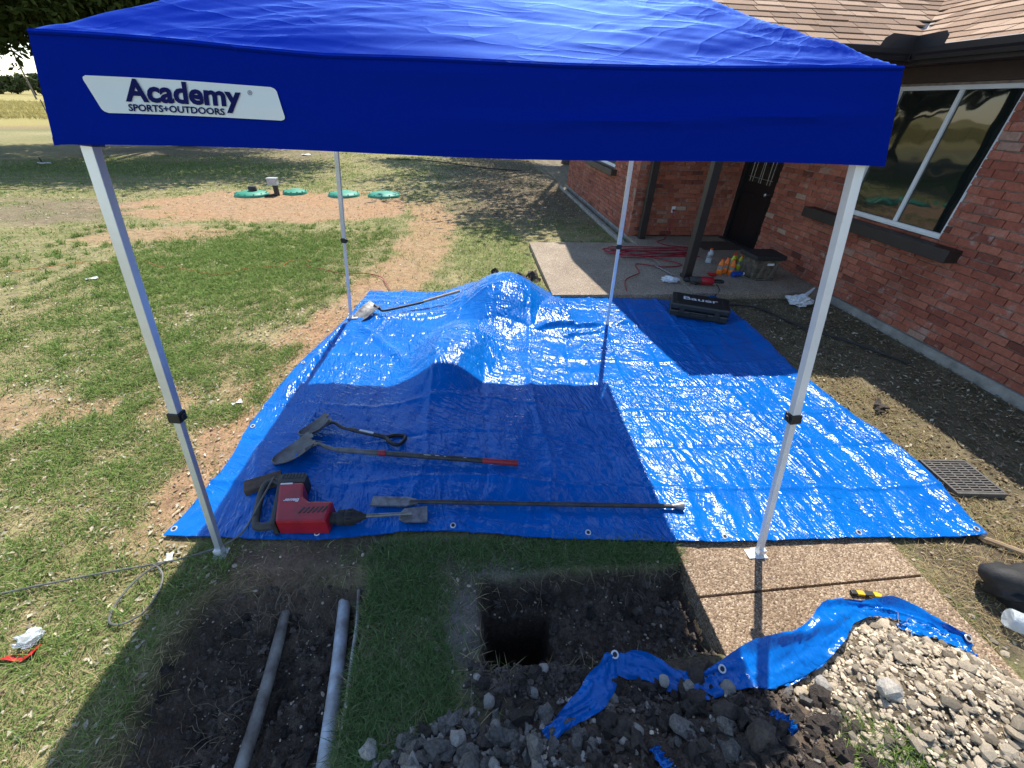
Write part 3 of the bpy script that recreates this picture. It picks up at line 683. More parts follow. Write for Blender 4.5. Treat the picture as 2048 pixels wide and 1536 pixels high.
# panel as a strip grid between its slanted ends so it follows the cloth
b = MB(); NU = 40
def panel(u, v):
    z = 2.1735*(1-v)+2.079*v; l = A_[0]*(1-v)+D_[0]*v; r = B_[0]*(1-v)+C_[0]*v
    ev = min(v, 1-v)*.0945; e = .014-math.sqrt(max(0, .014**2-max(0, .014-ev)**2)) if ev < .014 else 0
    return val_xz(l+e+(r-l-2*e)*u, z, .0045)
b.grid(panel, NU, 26); pn = b.build('logo_panel', 'panel_white', V0, smooth=True)
def lettering(body, size, bold, x0, z0, sx, name, mat='print_navy'):
    V, Fs = text_geo(body, size, bold); V[:, 0] -= V[:, 0].min()
    b = MB(); b.add([tuple(val_xz(x0+p[0]*sx, z0+p[1], .0075)) for p in V], Fs); b.build(name, mat, V0)
    return V[:, 0].max()*sx
lettering('Academy', .079, .0028, .236, 2.1135, 1.10, 'lettering')
lettering('SPORTS+OUTDOORS', .0255, .0007, .240, 2.0865, 1.13, 'lettering')
lettering('®', .018, .0, .590, 2.147, 1.0, 'lettering')
# slanted two-stage legs with slider clamps and feet
tops = []
for i in range(4):
    f = Vector(FEET[i]); t = Vector(CT[i]*.975+np.array([.13, 2.95, 2.2755])*.025); t.z = 2.235; tops.append(t)
    ax = (t-f); L = ax.length; ax.normalize()
    q = ax.to_track_quat('Z', 'X'); yaw = Matrix.Rotation(R(-2.3), 4, 'Z')
    zc = .93/2.235*L
    xa = Vector((1, -.04, 0)); xa = (xa-ax*xa.dot(ax)).normalized(); ya = ax.cross(xa); T = Matrix(((xa.x, ya.x, ax.x, f.x), (xa.y, ya.y, ax.y, f.y), (xa.z, ya.z, ax.z, f.z), (0, 0, 0, 1)))
    mt = 'leg_white' if i in (1,) else 'alu'
    b = MB(); b.T = T; b.box(-.0185, .0185, -.0185, .0185, zc-.02, L); lg = b.build('leg', mt, can, bevel=.003)
    b = MB(); b.T = T; b.box(-.0145, .0145, -.0145, .0145, .012, zc+.05); b.build('inner_leg', mt, lg, bevel=.002)
    b = MB(); b.T = T; b.box(-.026, .026, -.026, .026, zc-.03, zc+.018); b.box(-.034, .034, -.012, .012, zc-.018, zc+.008); b.build('leg_clamp', 'black_plastic', lg, bevel=.005)
    b = MB(); b.T = Matrix.Translation(f); sx = -1 if i in (1,) else 1
    b.box(-.035, .035, -.035, .035, .001, .006); b.box(-.020, .020, -.020, .020, .006, .05); b.box(sx*.02-.028 if sx < 0 else .02, .02 if sx > 0 else -.02, -.025, .025, .006, .03) if 0 else None
    b.box(0, .001, 0, .001, .0015, .0055) if i == 0 else b.box(min(sx*.075, 0), max(sx*.075, 0), -.03, .03, .0015, .0055); b.build('foot_plate', 'leg_white', lg, bevel=.002)
    b = MB(); b.T = T; b.box(-.028, .028, -.028, .028, L-.252, L-.205) if i != 1 else b.box(-.02, .02, -.02, .02, L-.2, L-.16); b.build('corner_bracket', 'black_plastic', lg, bevel=.004)
# scissor truss round the perimeter under the roof
for i in range(4):
    a, c_ = tops[i]-Vector((0, 0, .01)), tops[(i+1) % 4]-Vector((0, 0, .01)); dn = Vector((0, 0, -.19))
    inw = (Vector((.13, 2.95, 0))-Vector(((a+c_)/2)[:2]+(0,))).normalized()*.03
    mid = (a+c_)/2
    for (p, q_) in ((a, mid+dn), (a+dn, mid), (mid, c_+dn), (mid+dn, c_)):
        s_ = .012 if p is a or p is mid else 0
        d = (q_-p); T = Matrix.Translation(p+inw+inw.normalized()*s_) @ d.to_track_quat('X', 'Z').to_matrix().to_4x4()
        b = MB(); b.T = T; b.box(.03, d.length-.03, -.005, .005, -.010, .010); b.build('truss_bar', 'alu', can)

# ------------------------------------------------------------------ big blue tarp on the ground
EDGE_N = [(-1.81, 1.66), (-1.56, 1.63), (-.92, 1.57), (-.41, 1.59), (.01, 1.55), (.42, 1.48), (.86, 1.44), (1.14, 1.41), (1.43, 1.38), (2.05, 1.36), (2.55, 1.34), (3.08, 1.31)]
EDGE_F = [(-1.36, 5.41), (-.9, 5.42), (-.45, 5.38), (0, 5.62), (.4, 5.72), (.75, 5.55), (1.05, 5.25), (1.6, 5.11), (2.3, 5.06), (2.8, 5.05), (3.32, 5.18)]
EDGE_L = [(-1.81, 1.66), (-1.76, 1.97), (-1.72, 2.3), (-1.75, 2.62), (-1.72, 3.1), (-1.67, 3.57), (-1.5, 4.4), (-1.44, 4.75), (-1.36, 5.41)]
EDGE_R = [(3.08, 1.31), (3.23, 1.84), (3.25, 2.2), (3.21, 2.54), (3.19, 3.23), (3.25, 3.8), (3.28, 4.3), (3.32, 5.18)]
def curve(pts):
    p = np.array(smooth_path([(*q, 0) for q in pts], 10))[:, :2]; d = np.r_[0, np.cumsum(np.linalg.norm(np.diff(p, axis=0), axis=1))]; d /= d[-1]
    return lambda t: np.c_[np.interp(t, d, p[:, 0]), np.interp(t, d, p[:, 1])]
cN, cF, cL, cR = map(curve, (EDGE_N, EDGE_F, EDGE_L, EDGE_R))
def coons(u, v):
    u = np.asarray(u, float); v = np.asarray(v, float); U = u[:, None]; W = v[:, None]
    c00, c10, c01, c11 = cN([0.])[0], cN([1.])[0], cF([0.])[0], cF([1.])[0]
    return (1-W)*cN(u)+W*cF(u)+(1-U)*cL(v)+U*cR(v)-((1-U)*(1-W)*c00+U*(1-W)*c10+(1-U)*W*c01+U*W*c11)
def seg_ridge(x, y, a, b_, hgt, wid, fade=.25):
    a = np.array(a); b_ = np.array(b_); d = b_-a; L = np.hypot(*d); d = d/L
    s = (x-a[0])*d[0]+(y-a[1])*d[1]; t = -(x-a[0])*d[1]+(y-a[1])*d[0]
    return hgt*np.exp(-(t/wid)**2)*ss(0, fade, s/L)*(1-ss(1-fade, 1, s/L))
def tarp_z(x, y, u, v):
    g = np.where(in_walk(x, y), .014, gz(np.clip(x, -9, 9), y)*1.0)
    g = np.maximum(g, -.012)
    z = g+.014
    # long folds
    z = z+seg_ridge(x, y, (-1.42, 4.55), (-1.62, 2.9), .05, .045, .15)+seg_ridge(x, y, (-1.35, 4.5), (-.55, 3.4), .022, .05)
    z = z+seg_ridge(x, y, (-1.38, 4.52), (-.2, 4.75), .02, .04)+seg_ridge(x, y, (.62, 4.15), (1.95, 4.33), .055, .035, .2)
    z = z+seg_ridge(x, y, (.95, 4.0), (1.5, 4.12), .03, .03)+seg_ridge(x, y, (2.75, 3.0), (2.92, 1.5), .016, .05)
    z = z+seg_ridge(x, y, (2.25, 3.2), (2.35, 1.4), .012, .035)+seg_ridge(x, y, (1.45, 2.4), (1.60, 1.4), .012, .03)+seg_ridge(x, y, (-1.6, 2.5), (-1.35, 1.75), .02, .05)
    z = z+.020*np.exp(-((u-.995)/.02)**2)*(.6+fbm(v*9, v*0, 71))
    z = z+.012*np.exp(-((v)/.02)**2)*(.3+fbm(u*14, u*0, 72))
    # factory fold creases: alternating small ridges and valleys
    for k in range(1, 11): z = z+(.014 if k % 2 else -.010)*np.exp(-(np.abs(u-k/11.)/.004))
    for k in range(1, 9): z = z+(.013 if k % 2 else -.010)*np.exp(-(np.abs(v-k/9.)/.0045))
    # slack puckers between creases, stretched diagonally
    ca, sa = math.cos(1.4), math.sin(1.4); p = x*ca+y*sa; q_ = -x*sa+y*ca
    r1 = 1-2*np.abs(fbm(p*2.2, q_*6.5, 81, 3)-.5); r2 = 1-2*np.abs(fbm(p*6, q_*15, 84, 3)-.5)
    r3 = 1-2*np.abs(fbm(-q_*4+x, p*11, 87, 3)-.5); wm = fbm(x*.9, y*.9, 88)
    z = z+.014*(r1-.6)*(.4+wm)+.0065*(r2-.6)+.006*(r3-.6)*(1-wm)*1.4+.02*(fbm(x*1.6, y*1.6, 89)-.4)
    pin = np.minimum(np.hypot(x-1.57, y-4.32), np.hypot(x+1.41, y-4.57)); k = 1-np.exp(-(pin/.12)**2)
    z = (g+.014)*(1-k)+z*k
    return np.maximum(z, g+.006)
NU, NV = 340, 280
U, W = np.meshgrid(np.linspace(0, 1, NU+1), np.linspace(0, 1, NV+1)); u, v = U.ravel(), W.ravel(); XY = coons(u, v)
z = tarp_z(XY[:, 0], XY[:, 1], u, v); TARPZ = z.copy(); TXY = XY.copy()
I = (np.arange(NV)[:, None]*(NU+1)+np.arange(NU)[None, :]).ravel()
tl = np.array([.9, 3.3, 0.0])
me = npmesh('blue_tarp', np.c_[XY, z]-tl, np.c_[I, I+1, I+NU+2, I+NU+1], MAT['tarp'], True)
trp = tag(link('blue_tarp', me, None, tl), 'large shiny blue tarp spread under the canopy over a heap', 'tarp')
def tz(x, y):
    d = (TXY[:, 0]-x)**2+(TXY[:, 1]-y)**2; return float(TARPZ[np.argmin(d)])
# folded hem strip along the near edge and grommets
hv = np.linspace(0, 1, 5); hu = np.linspace(0, 1, 341); HU, HV = np.meshgrid(hu, hv); hxy = coons(HU.ravel(), HV.ravel()*.022+.0005)
hz = np.array(tarp_z(hxy[:, 0], hxy[:, 1], HU.ravel(), HV.ravel()*.022))+.003; I = (np.arange(4)[:, None]*341+np.arange(340)[None, :]).ravel()
link('hem', npmesh('hem', np.c_[hxy, hz]-tl, np.c_[I, I+1, I+342, I+341], MAT['tarp'], True), trp)
GR = MB(); GR.lathe([(.010, 0), (.017, .0), (.018, .002), (.016, .004), (.011, .004), (.010, .002)], 16)
GR.F = [f for f in GR.F if len(f) == 4]; gme = bpy.data.meshes.new('grommet'); gme.from_pydata(GR.V+[(0, 0, .002)]+[(.0102*math.cos(a), .0102*math.sin(a), .001) for a in np.linspace(0, 2*math.pi, 13)[:-1]], [], GR.F)
gme.materials.append(MAT['alu'])
HM = MB(); HM.lathe([(.0105, .0005), (.0105, .0022)], 14); hme = bpy.data.meshes.new('hole'); hme.from_pydata(HM.V, [], HM.F); hme.materials.append(MAT['black_plastic'])
def grommet(parent, P, n_=(0, 0, 1)):
    o = bpy.data.objects.new('grommet', gme); COL.objects.link(o); o.parent = parent
    Mx = Matrix.Translation(Vector(P)-Vector(org(parent))) @ Vector(n_).to_track_quat('Z', 'Y').to_matrix().to_4x4(); o.matrix_local = Mx
    h = bpy.data.objects.new('eyelet', hme); COL.objects.link(h); h.parent = o
for (x, y) in ((-1.77, 1.70), (-.94, 1.615), (-.15, 1.605), (.65, 1.50), (1.46, 1.415), (2.30, 1.385), (3.05, 1.35), (-1.71, 2.63), (-1.63, 3.57)):
    grommet(trp, (x, y, tz(x, y)+.006), (0, -.25, 1))

# ------------------------------------------------------------------ tools on the tarp
def frame(o, xdir, zdir=(0, 0, 1)):
    x = Vector(xdir).normalized(); zq = Vector(zdir); y = zq.cross(x).normalized(); zq = x.cross(y)
    return Matrix(((x.x, y.x, zq.x, o[0]), (x.y, y.y, zq.y, o[1]), (x.z, y.z, zq.z, o[2]), (0, 0, 0, 1)))
def shovel_blade(T, L, Wd, mat, parent):
    b = MB(); b.T = T
    def f(u, v):
        t = v; s = 2*u-1
        half = Wd/2*(1.0 if t < .45 else math.sqrt(max(0, 1-((t-.45)/.55)**2))*.93+.07*(1-t))
        if t < .08: half *= .92
        x = -t*L; y = s*half; zz = .052*(s*s)*(1-.35*t)-.012*math.sin(math.pi*t)+.03*(1-t)**2-.010*math.exp(-(s/.22)**2)*(1-t)
        return (x, y, zz)
    b.grid(f, 16, 22); o = b.build('blade', mat, parent, smooth=True, solid=.003)
    b = MB(); b.T = T; 
    for s in (-1, 1): b.box(-.012, .016, s*.03 if s > 0 else -Wd/2*.92, Wd/2*.92 if s > 0 else -.03, .058, .066)
    b.build('foot_step', mat, o, bevel=.002); return o
# long shovel
z0 = tz(-1.1, 2.26); sv = thing('long_shovel', 'long round point shovel with black handle and red end grip on the tarp', 'shovel', (-.6, 2.2, z0))
h0 = Vector((-1.08, 2.275, z0+.06)); h1 = Vector((.29, 2.085, tz(.29, 2.085)+.03)); d = (h1-h0).normalized()
bt = Vector((-1.15, 2.33, z0+.035)); shovel_blade(frame(bt, (.86, .50, .10), (-.25, .12, 1)), .28, .235, 'shovel_grey', sv)
b = MB(); b.tube(smooth_path([bt+Vector((-.06, -.03, .005)), bt+Vector((.02, .0, .025)), h0+d*.05+Vector((0, 0, .01)), h0+d*.16]), [.014]*24+[.019], 10); b.build('socket', 'shovel_grey', sv, smooth=True)
def seg(name, a, c_, r, mat, par):
    b = MB(); b.tube([h0+d*a, h0+d*(a+.004), h0+d*(c_-.004), h0+d*c_], [r*.9, r, r, r*.9], 12); return b.build(name, mat, par, smooth=True)
LL = (h1-h0).length
seg('ferrule', .10, .40, .0185, 'shovel_grey', sv); seg('collar', .40, .45, .0215, 'grip_red', sv); hd = seg('handle', .45, LL-.25, .0185, 'handle_black', sv); seg('grip', LL-.25, LL, .0195, 'grip_red', sv)
b = MB()
for t, l in ((.72, .05), (.80, .03), (.86, .016), (1.0, .02)): b.tube([h0+d*t+Vector((0, -.004, .0185)), h0+d*(t+l)+Vector((0, -.004, .0185))], .0016, 5)
b.build('print', 'white_print', hd)
# short shovel with D grip
z0 = tz(-1.05, 2.5); s2 = thing('d_grip_shovel', 'short black shovel with D-shaped grip on the tarp', 'shovel', (-.8, 2.45, z0))
h0 = Vector((-1.03, 2.515, z0+.055)); h1 = Vector((-.70, 2.425, tz(-.7, 2.42)+.035)); d = (h1-h0).normalized(); bt = Vector((-1.10, 2.56, z0+.04))
shovel_blade(frame(bt, (.88, .47, .08), (-.25, .15, 1)), .225, .18, 'shovel_grey', s2)
b = MB(); b.tube(smooth_path([bt+Vector((-.05, -.02, .004)), bt+Vector((.02, .0, .022)), h0+d*.03, h0+d*.14]), [.012]*24+[.016], 10); b.build('socket', 'handle_black', s2, smooth=True)
hd = seg('handle', .10, .36, .016, 'handle_black', s2)
b = MB(); b.box(0, .09, -.011, .011, 0, .0015); b.T = Matrix.Identity(4); q = MB(); q.T = frame(h0+d*.17+Vector((0, -.002, .0165)), d); q.box(0, .11, -.010, .010, 0, .001); q.build('sticker', 'white_print', hd)
q = MB(); q.T = frame(h0+d*.34, d, (0, .25, 1)); q.tube(smooth_path([(0, 0, 0), (.045, .014, 0), (.085, .055, 0), (.155, .068, 0), (.17, 0, 0), (.155, -.068, 0), (.085, -.055, 0), (.045, -.014, 0), (0, 0, 0)], 6), .0145, 10); q.build('d_grip', 'black_plastic', s2, smooth=True)
# third shovel half buried under the fold at the back
s3 = thing('buried_shovel', 'worn shovel at the canopy back leg with its handle running under the tarp', 'shovel', (-1.1, 4.65, .04))
b = MB(); b.T = frame((-1.14, 4.74, .11), (.62, .72, .35), (-.2, -.4, 1))
def f(u, v):
    s = 2*u-1; half = .095*(1 if v < .75 else 1-.25*(v-.75)/.25); return (-v*.30, s*half, .03*s*s+.012*math.sin(math.pi*v))
b.grid(f, 10, 12); b.build('blade', 'bare_steel', s3, smooth=True, solid=.004)
P3 = [(-1.16, 4.73, .115), (-1.08, 4.66, .085), (-1.0, 4.66, .08), (-.6, 4.84, .10), (-.15, 5.03, .16)]
b = MB(); b.tube(smooth_path(P3[:4], 6), .016, 8); b.build('handle', 'handle_black', s3, smooth=True)
b = MB(); b.tube([(-.6, 4.842, .105), (-.16, 5.03, .165)], .0175, 8); b.build('handle_end', 'handle_wood', s3, smooth=True)

# demolition hammer, lying on its side
z0 = tz(-1.0, 1.75)+.004; dh = thing('demolition_hammer', 'red and black demolition hammer lying on the tarp with a spade chisel', 'power tool', (-1.0, 1.75, z0))
def pz(poly, a, c_, name, mat, par, bev=.012): b = MB(); b.prism(poly, z0+a, z0+c_); return b.build(name, mat, par, bevel=bev)
body = pz([(-1.145, 1.615), (-.862, 1.60), (-.858, 1.745), (-1.0, 1.752), (-1.045, 1.79), (-1.075, 1.905), (-1.225, 1.91)], .005, .125, 'body', 'red_casing', dh, .016)
pz([(-1.225, 1.914), (-1.075, 1.909), (-1.075, 1.975), (-1.10, 1.995), (-1.22, 2.0), (-1.245, 1.985)], .008, .120, 'motor_cap', 'dirty_black', dh, .010)
pz([(-1.175, 1.61), (-1.146, 1.61), (-1.228, 1.99), (-1.256, 1.99)], .012, .115, 'rear_housing', 'dirty_black', dh, .008)
b = MB()
for k in range(7): b.box(-1.225+k*.02, -1.216+k*.02, 1.945, 1.99, z0+.119, z0+.123)
b.build('vent', 'black_plastic', dh)
b = MB()
for k in range(6):
    x = -1.035+k*.026; b.prism([(x, 1.665), (x+.011, 1.665), (x+.030, 1.705), (x+.019, 1.705)], z0+.1245, z0+.1275)
b.build('vent', 'dirty_black', dh)
b = MB(); b.tube(smooth_path([(-1.245, 1.955, z0+.06), (-1.305, 1.985, z0+.06), (-1.345, 1.94, z0+.06), (-1.322, 1.8, z0+.06), (-1.285, 1.665, z0+.06), (-1.25, 1.635, z0+.06), (-1.17, 1.64, z0+.06)], 8), .021, 10, flat=1.15); b.build('rear_handle', 'dirty_black', dh, smooth=True)
b = MB(); b.T = Matrix.Translation((-.86, 1.665, z0+.065)) @ Matrix.Rotation(R(90), 4, 'Y'); b.lathe([(.034, 0), (.034, .035), (.045, .04), (.047, .075), (.042, .082), (.046, .088), (.044, .13), (.036, .145), (.03, .17), (.018, .185), (.016, .20)], 20); ck = b.build('chuck', 'rubber_black', dh, smooth=True)
b = MB(); b.T = Matrix.Translation((-.86, 1.665, z0+.065)) @ Matrix.Rotation(R(90), 4, 'Y')
for k in range(14):
    a = 2*math.pi*k/14; b.box(.044*math.cos(a)-.004, .044*math.cos(a)+.004, .044*math.sin(a)-.004, .044*math.sin(a)+.004, .095, .125)
b.build('grip_rib', 'rubber_black', ck)
b = MB(); b.tube([(-.665, 1.667, z0+.065), (-.56, 1.672, z0+.06), (-.40, 1.685, z0+.045)], [.012, .012, .010], 8); sh_ = b.build('chisel_shank', 'bare_steel', dh, smooth=True)
b = MB(); b.prism([(-.475, 1.70), (-.45, 1.735), (-.31, 1.745), (-.30, 1.63), (-.44, 1.635), (-.475, 1.66)], z0+.022, z0+.036); b.build('chisel_spade', 'bare_steel', dh, bevel=.004)
def flat_text(body, size, bold, T, mat, par, name='lettering', sx=1.0):
    V, Fs = text_geo(body, size, bold); V[:, 0] -= (V[:, 0].min()+V[:, 0].max())/2; V[:, 0] *= sx
    b = MB(); b.T = T; b.add([tuple(p) for p in V], Fs); return b.build(name, mat, par)
flat_text('Bauer', .034, .0012, Matrix.Translation((-1.105, 1.775, z0+.1262)) @ Matrix.Rotation(R(178), 4, 'Z') @ Matrix.Shear('XY', 4, (0, 0)), 'white_print', dh, sx=1.1)
b = MB(); b.box(-1.212, -1.14, 1.892, 1.904, z0+.1252, z0+.1262); b.build('sticker', 'white_print', dh)
# power cord of the hammer
CP = [(-1.30, 1.99, z0+.075), (-1.27, 1.95, z0+.13), (-1.27, 1.86, z0+.135), (-1.29, 1.75, z0+.11), (-1.33, 1.66, z0+.05), (-1.37, 1.60, .05), (-1.45, 1.54, .045), (-1.62, 1.49, .035), (-1.78, 1.465, .03), (-1.95, 1.44, .03),
      (-2.12, 1.41, .03), (-2.41, 1.35, .03), (-2.9, 1.22, .03), (-3.6, 1.0, .03)]
b = MB(); b.tube(smooth_path(CP, 8), .0052, 6)
lp = [(-1.74, 1.462, .036), (-1.70, 1.44, .036), (-1.655, 1.39, .03), (-1.63, 1.30, .028), (-1.64, 1.21, .028), (-1.70, 1.16, .028), (-1.77, 1.17, .028), (-1.80, 1.25, .028), (-1.79, 1.35, .03), (-1.75, 1.43, .034), (-1.68, 1.475, .042)]
b.tube(smooth_path(lp, 8), .0052, 6); cdp = b.build('power_cord', 'cord_grey', dh, smooth=True)
# old wood block under the hammer handle
z1 = tz(-1.38, 2.0); q = MB(); q.T = Matrix.Translation((-1.38, 2.005, z1)) @ Matrix.Rotation(R(24), 4, 'Z'); q.box(-.11, .11, -.05, .05, 0, .045)
one(q, 'wood_block', 'old_wood', 'short dirty wooden block behind the demolition hammer handle', 'wood block', bevel=.005)
# digging bar
zb = .045; bar = thing('digging_bar', 'long dark steel digging bar with a flat blade end across the tarp', 'digging bar', (.4, 1.7, zb))
b = MB(); b.tube([(-.42, 1.785, zb+.012), (-.2, 1.768, zb+.012), (1.24, 1.638, zb+.016)], [.013, .0135, .0145], 10); b.build('shaft', 'dark_steel', bar, smooth=True)
q = MB(); q.T = frame((-.42, 1.785, zb+.012), (-.996, .08, 0)); q.prism([(-.05, -.014), (.02, -.035), (.24, -.036), (.24, .036), (.02, .035), (-.05, .014)], -.006, .006); q.build('flat_blade', 'bare_steel', bar, bevel=.003)
q = MB(); q.T = Matrix.Translation((1.22, 1.64, zb+.016)) @ Matrix.Rotation(R(90), 4, 'Y') @ Matrix.Rotation(R(0), 4, 'X'); q.lathe([(.014, 0), (.016, .02), (.030, .06), (.032, .072), (.02, .078)], 14); q.build('tamper_end', 'bare_steel', bar, smooth=True)

# tool case at the far end
cz = tz(2.75, 4.6)+.004; cs = thing('tool_case', 'black plastic tool case with white lettering at the porch end of the tarp', 'tool case', (2.72, 4.6, cz))
T = Matrix.Translation((2.80, 4.58, cz)) @ Matrix.Rotation(R(-25), 4, 'Z')
def cb(name, x0, x1, y0, y1, za, zb_, par, bev=.01, mat='case_black'): b = MB(); b.T = T; b.box(x0, x1, y0, y1, za, zb_); return b.build(name, mat, par, bevel=bev)
bs = cb('case_base', -.335, .335, -.20, .20, 0, .09, cs, .02); ld = cb('case_lid', -.335, .335, -.20, .20, .095, .175, cs, .022)
for x in (-.2, .2): cb('latch', x-.03, x+.03, -.212, -.20, .055, .13, cs, .004)
for x in (-.25, -.1, .1, .25): cb('rib', x-.012, x+.012, -.207, -.198, .01, .075, bs, .003)
for x in (-.27, .27): cb('lid_ridge', x-.02, x+.02, -.17, .17, .175, .182, ld, .003)
b = MB(); b.T = T; b.tube(smooth_path([(-.09, -.19, .07), (-.085, -.235, .07), (0, -.24, .07), (.085, -.235, .07), (.09, -.19, .07)], 5), .011, 8); b.build('handle', 'black_plastic', cs, smooth=True)
flat_text('Bauer', .15, .0015, T @ Matrix.Translation((0.0, -.03, .1775)), 'white_print', ld, sx=1.15)

# ------------------------------------------------------------------ things on the porch
PZ = .087
def one_tube(P, r, name, mat, label, cat, n=6, **kw): b = MB(); b.tube(smooth_path(P, 7), r, 6); return one(b, name, mat, label, cat, smooth=True, **kw)
rr = random.Random(5); P = [(3.82, 7.985, .56), (3.80, 7.96, .45), (3.78, 7.9, .25), (3.66, 7.78, .10), (3.45, 7.6, PZ+.01), (3.55, 7.35, PZ+.01), (3.9, 7.2, PZ+.012), (3.7, 7.05, PZ+.012)]
for k in range(9):
    e = 1 if k % 2 else -1
    P += [(3.05+e*.45+rr.uniform(-.12, .12), 6.88+rr.uniform(-.28, .28), PZ+.01+k*.004), (3.05+e*.62+rr.uniform(-.15, .1), 6.84+rr.uniform(-.3, .28), PZ+.012+k*.004)]
P += [(3.3, 6.3, PZ+.02), (3.0, 6.15, PZ+.012), (2.6, 6.3, PZ+.01), (2.5, 5.9, PZ+.01), (2.2, 5.6, PZ+.01), (2.08, 5.2, PZ+.008)]
one_tube(P, .0085, 'extension_cord', 'cord_red', 'tangled red extension cord on the porch, plugged into the wall', 'cord')
q = MB(); q.box(4.12, 4.82, 7.1, 7.62, PZ, PZ+.014); one(q, 'doormat', 'mat_brown', 'brown doormat in front of the black door', 'doormat', bevel=.004)
def bottle(name, x, y, h, r, liquid, capm, label, cat='bottle', group=None, lab=True, lying=None, z=PZ):
    t = thing(name, label, cat, (x, y, z), group); T = Matrix.Translation((x, y, z+.001))
    if lying is not None: T = Matrix.Translation((x, y, z+r+.001)) @ Matrix.Rotation(lying, 4, 'Z') @ Matrix.Rotation(R(90), 4, 'Y') @ Matrix.Translation((0, 0, -h/2))
    b = MB(); b.T = T; b.lathe([(r*.9, 0), (r, .01), (r, h*.3), (r*.86, h*.36), (r*.88, h*.55), (r, h*.6), (r*.9, h*.7), (r*.45, h*.85), (r*.42, h*.9)], 14); bd = b.build('body', liquid, t, smooth=True)
    b = MB(); b.T = T; b.lathe([(r*.5, h*.9), (r*.5, h*.985), (r*.42, h)], 12); b.build('cap', capm, t, smooth=True)
    if lab: b = MB(); b.T = T; b.lathe([(r*.90, h*.355), (r*.91, h*.36), (r*.91, h*.54), (r*.9, h*.55)], 14); b.build('label_band', 'drink_label', t, smooth=True)
    return t
bottle('clear_bottle', 3.84, 6.40, .23, .046, 'clear', 'orange_cap', 'lone clear plastic bottle with orange cap beside the porch post')
for (x, y, l) in ((3.74, 5.86, 'orange drink bottle standing next to the red wrapper on the porch'), (3.86, 5.92, 'orange drink bottle at the back of the trio on the porch'), (3.90, 5.82, 'orange drink bottle beside the blue lying bottle')):
    bottle('orange_bottle', x, y, .23, .045, 'orange_drink', 'orange_cap', l, group='orange drink bottles')
for (x, y, l) in ((4.08, 6.12, 'lime drink bottle farthest left beside the camouflage cooler'), (4.18, 6.08, 'middle lime drink bottle beside the camouflage cooler'), (4.15, 6.2, 'rear lime drink bottle beside the camouflage cooler')):
    bottle('lime_bottle', x, y, .22, .045, 'lime_drink', 'orange_cap', l, group='lime drink bottles')
bottle('blue_bottle', 3.97, 5.74, .20, .040, 'blue_label', 'white_print', 'small blue bottle lying on its side by the cooler', lab=False, lying=R(8))
def crumple(name, c, r, mat, label, cat, seed, flat=.5, n=2, stretch=(1, 1)):
    bm = bmesh.new(); bmesh.ops.create_icosphere(bm, subdivisions=3, radius=1); rs = random.Random(seed); ox = rs.uniform(0, 50)
    for v in bm.verts:
        p = v.co; k = 1+.75*(float(fbm(p.x*2.2+ox, p.y*2.2+p.z*3.1, seed, 3))-.5)*1.6; v.co = Vector((p.x*k*r*stretch[0], p.y*k*r*stretch[1], max(-.002, (p.z+.55)*k*r*flat)))
    me = bpy.data.meshes.new(name); bm.to_mesh(me); bm.free(); me.materials.append(MAT[mat]); return tag(link(name, me, None, c), label, cat)
crumple('red_wrapper', (3.60, 5.80, PZ), .06, 'red_scrap', 'crumpled red wrapper by the orange bottles', 'wrapper', 3, .35)
crumple('clear_wrapper', (2.84, 5.56, PZ), .10, 'bagplastic', 'crumpled clear wrapper on the porch left of the post', 'wrapper', 4, .4, stretch=(1.2, .8))
crumple('plastic_bag', (4.36, 4.86, .02), .14, 'bagplastic', 'white plastic bag on the dark soil by the brick wall', 'bag', 6, .55, stretch=(1.2, .8))
b = MB(); b.tube(smooth_path([(4.44, 4.9, .10), (4.55, 4.98, .13), (4.68, 5.06, .17)], 4), [.03, .028, .026, .024, .02, .018, .016, .012, .008], 6, flat=.4)
tail = b.build('bag_handle', 'bagplastic', bpy.data.objects['plastic_bag'], smooth=True)
# camouflage cooler bag with lid and straps
cb_ = thing('camouflage_cooler', 'boxy camouflage cooler bag with dark lid and straps against the wall', 'cooler', (4.28, 5.76, PZ))
q = MB(); q.prism([(4.10, 5.60), (4.47, 5.60), (4.49, 5.92), (4.08, 5.92)], PZ+.002, PZ+.30); q.build('body', 'camo_cloth', cb_, bevel=.025, seg=3)
q = MB(); q.prism([(4.05, 5.56), (4.52, 5.56), (4.54, 5.96), (4.03, 5.96)], PZ+.29, PZ+.355); q.build('lid', 'rubber_black', cb_, bevel=.02, seg=3)
for x, d_ in ((4.16, .06), (4.33, .08)):
    q = MB(); q.prism([(x, PZ+.02), (x+.045, PZ+.02), (x+.045+d_, PZ+.28), (x+d_, PZ+.28)], 5.580, 5.597, 'y'); q.build('strap', 'webbing', cb_, bevel=.003)
q = MB(); q.box(4.27, 4.37, 5.582, 5.596, PZ+.215, PZ+.245); q.build('badge', 'white_print', cb_)
q = MB(); q.box(4.14, 4.42, 5.56, 5.60, PZ+.001, PZ+.03); q.build('front_pocket', 'camo_cloth', cb_, bevel=.008)
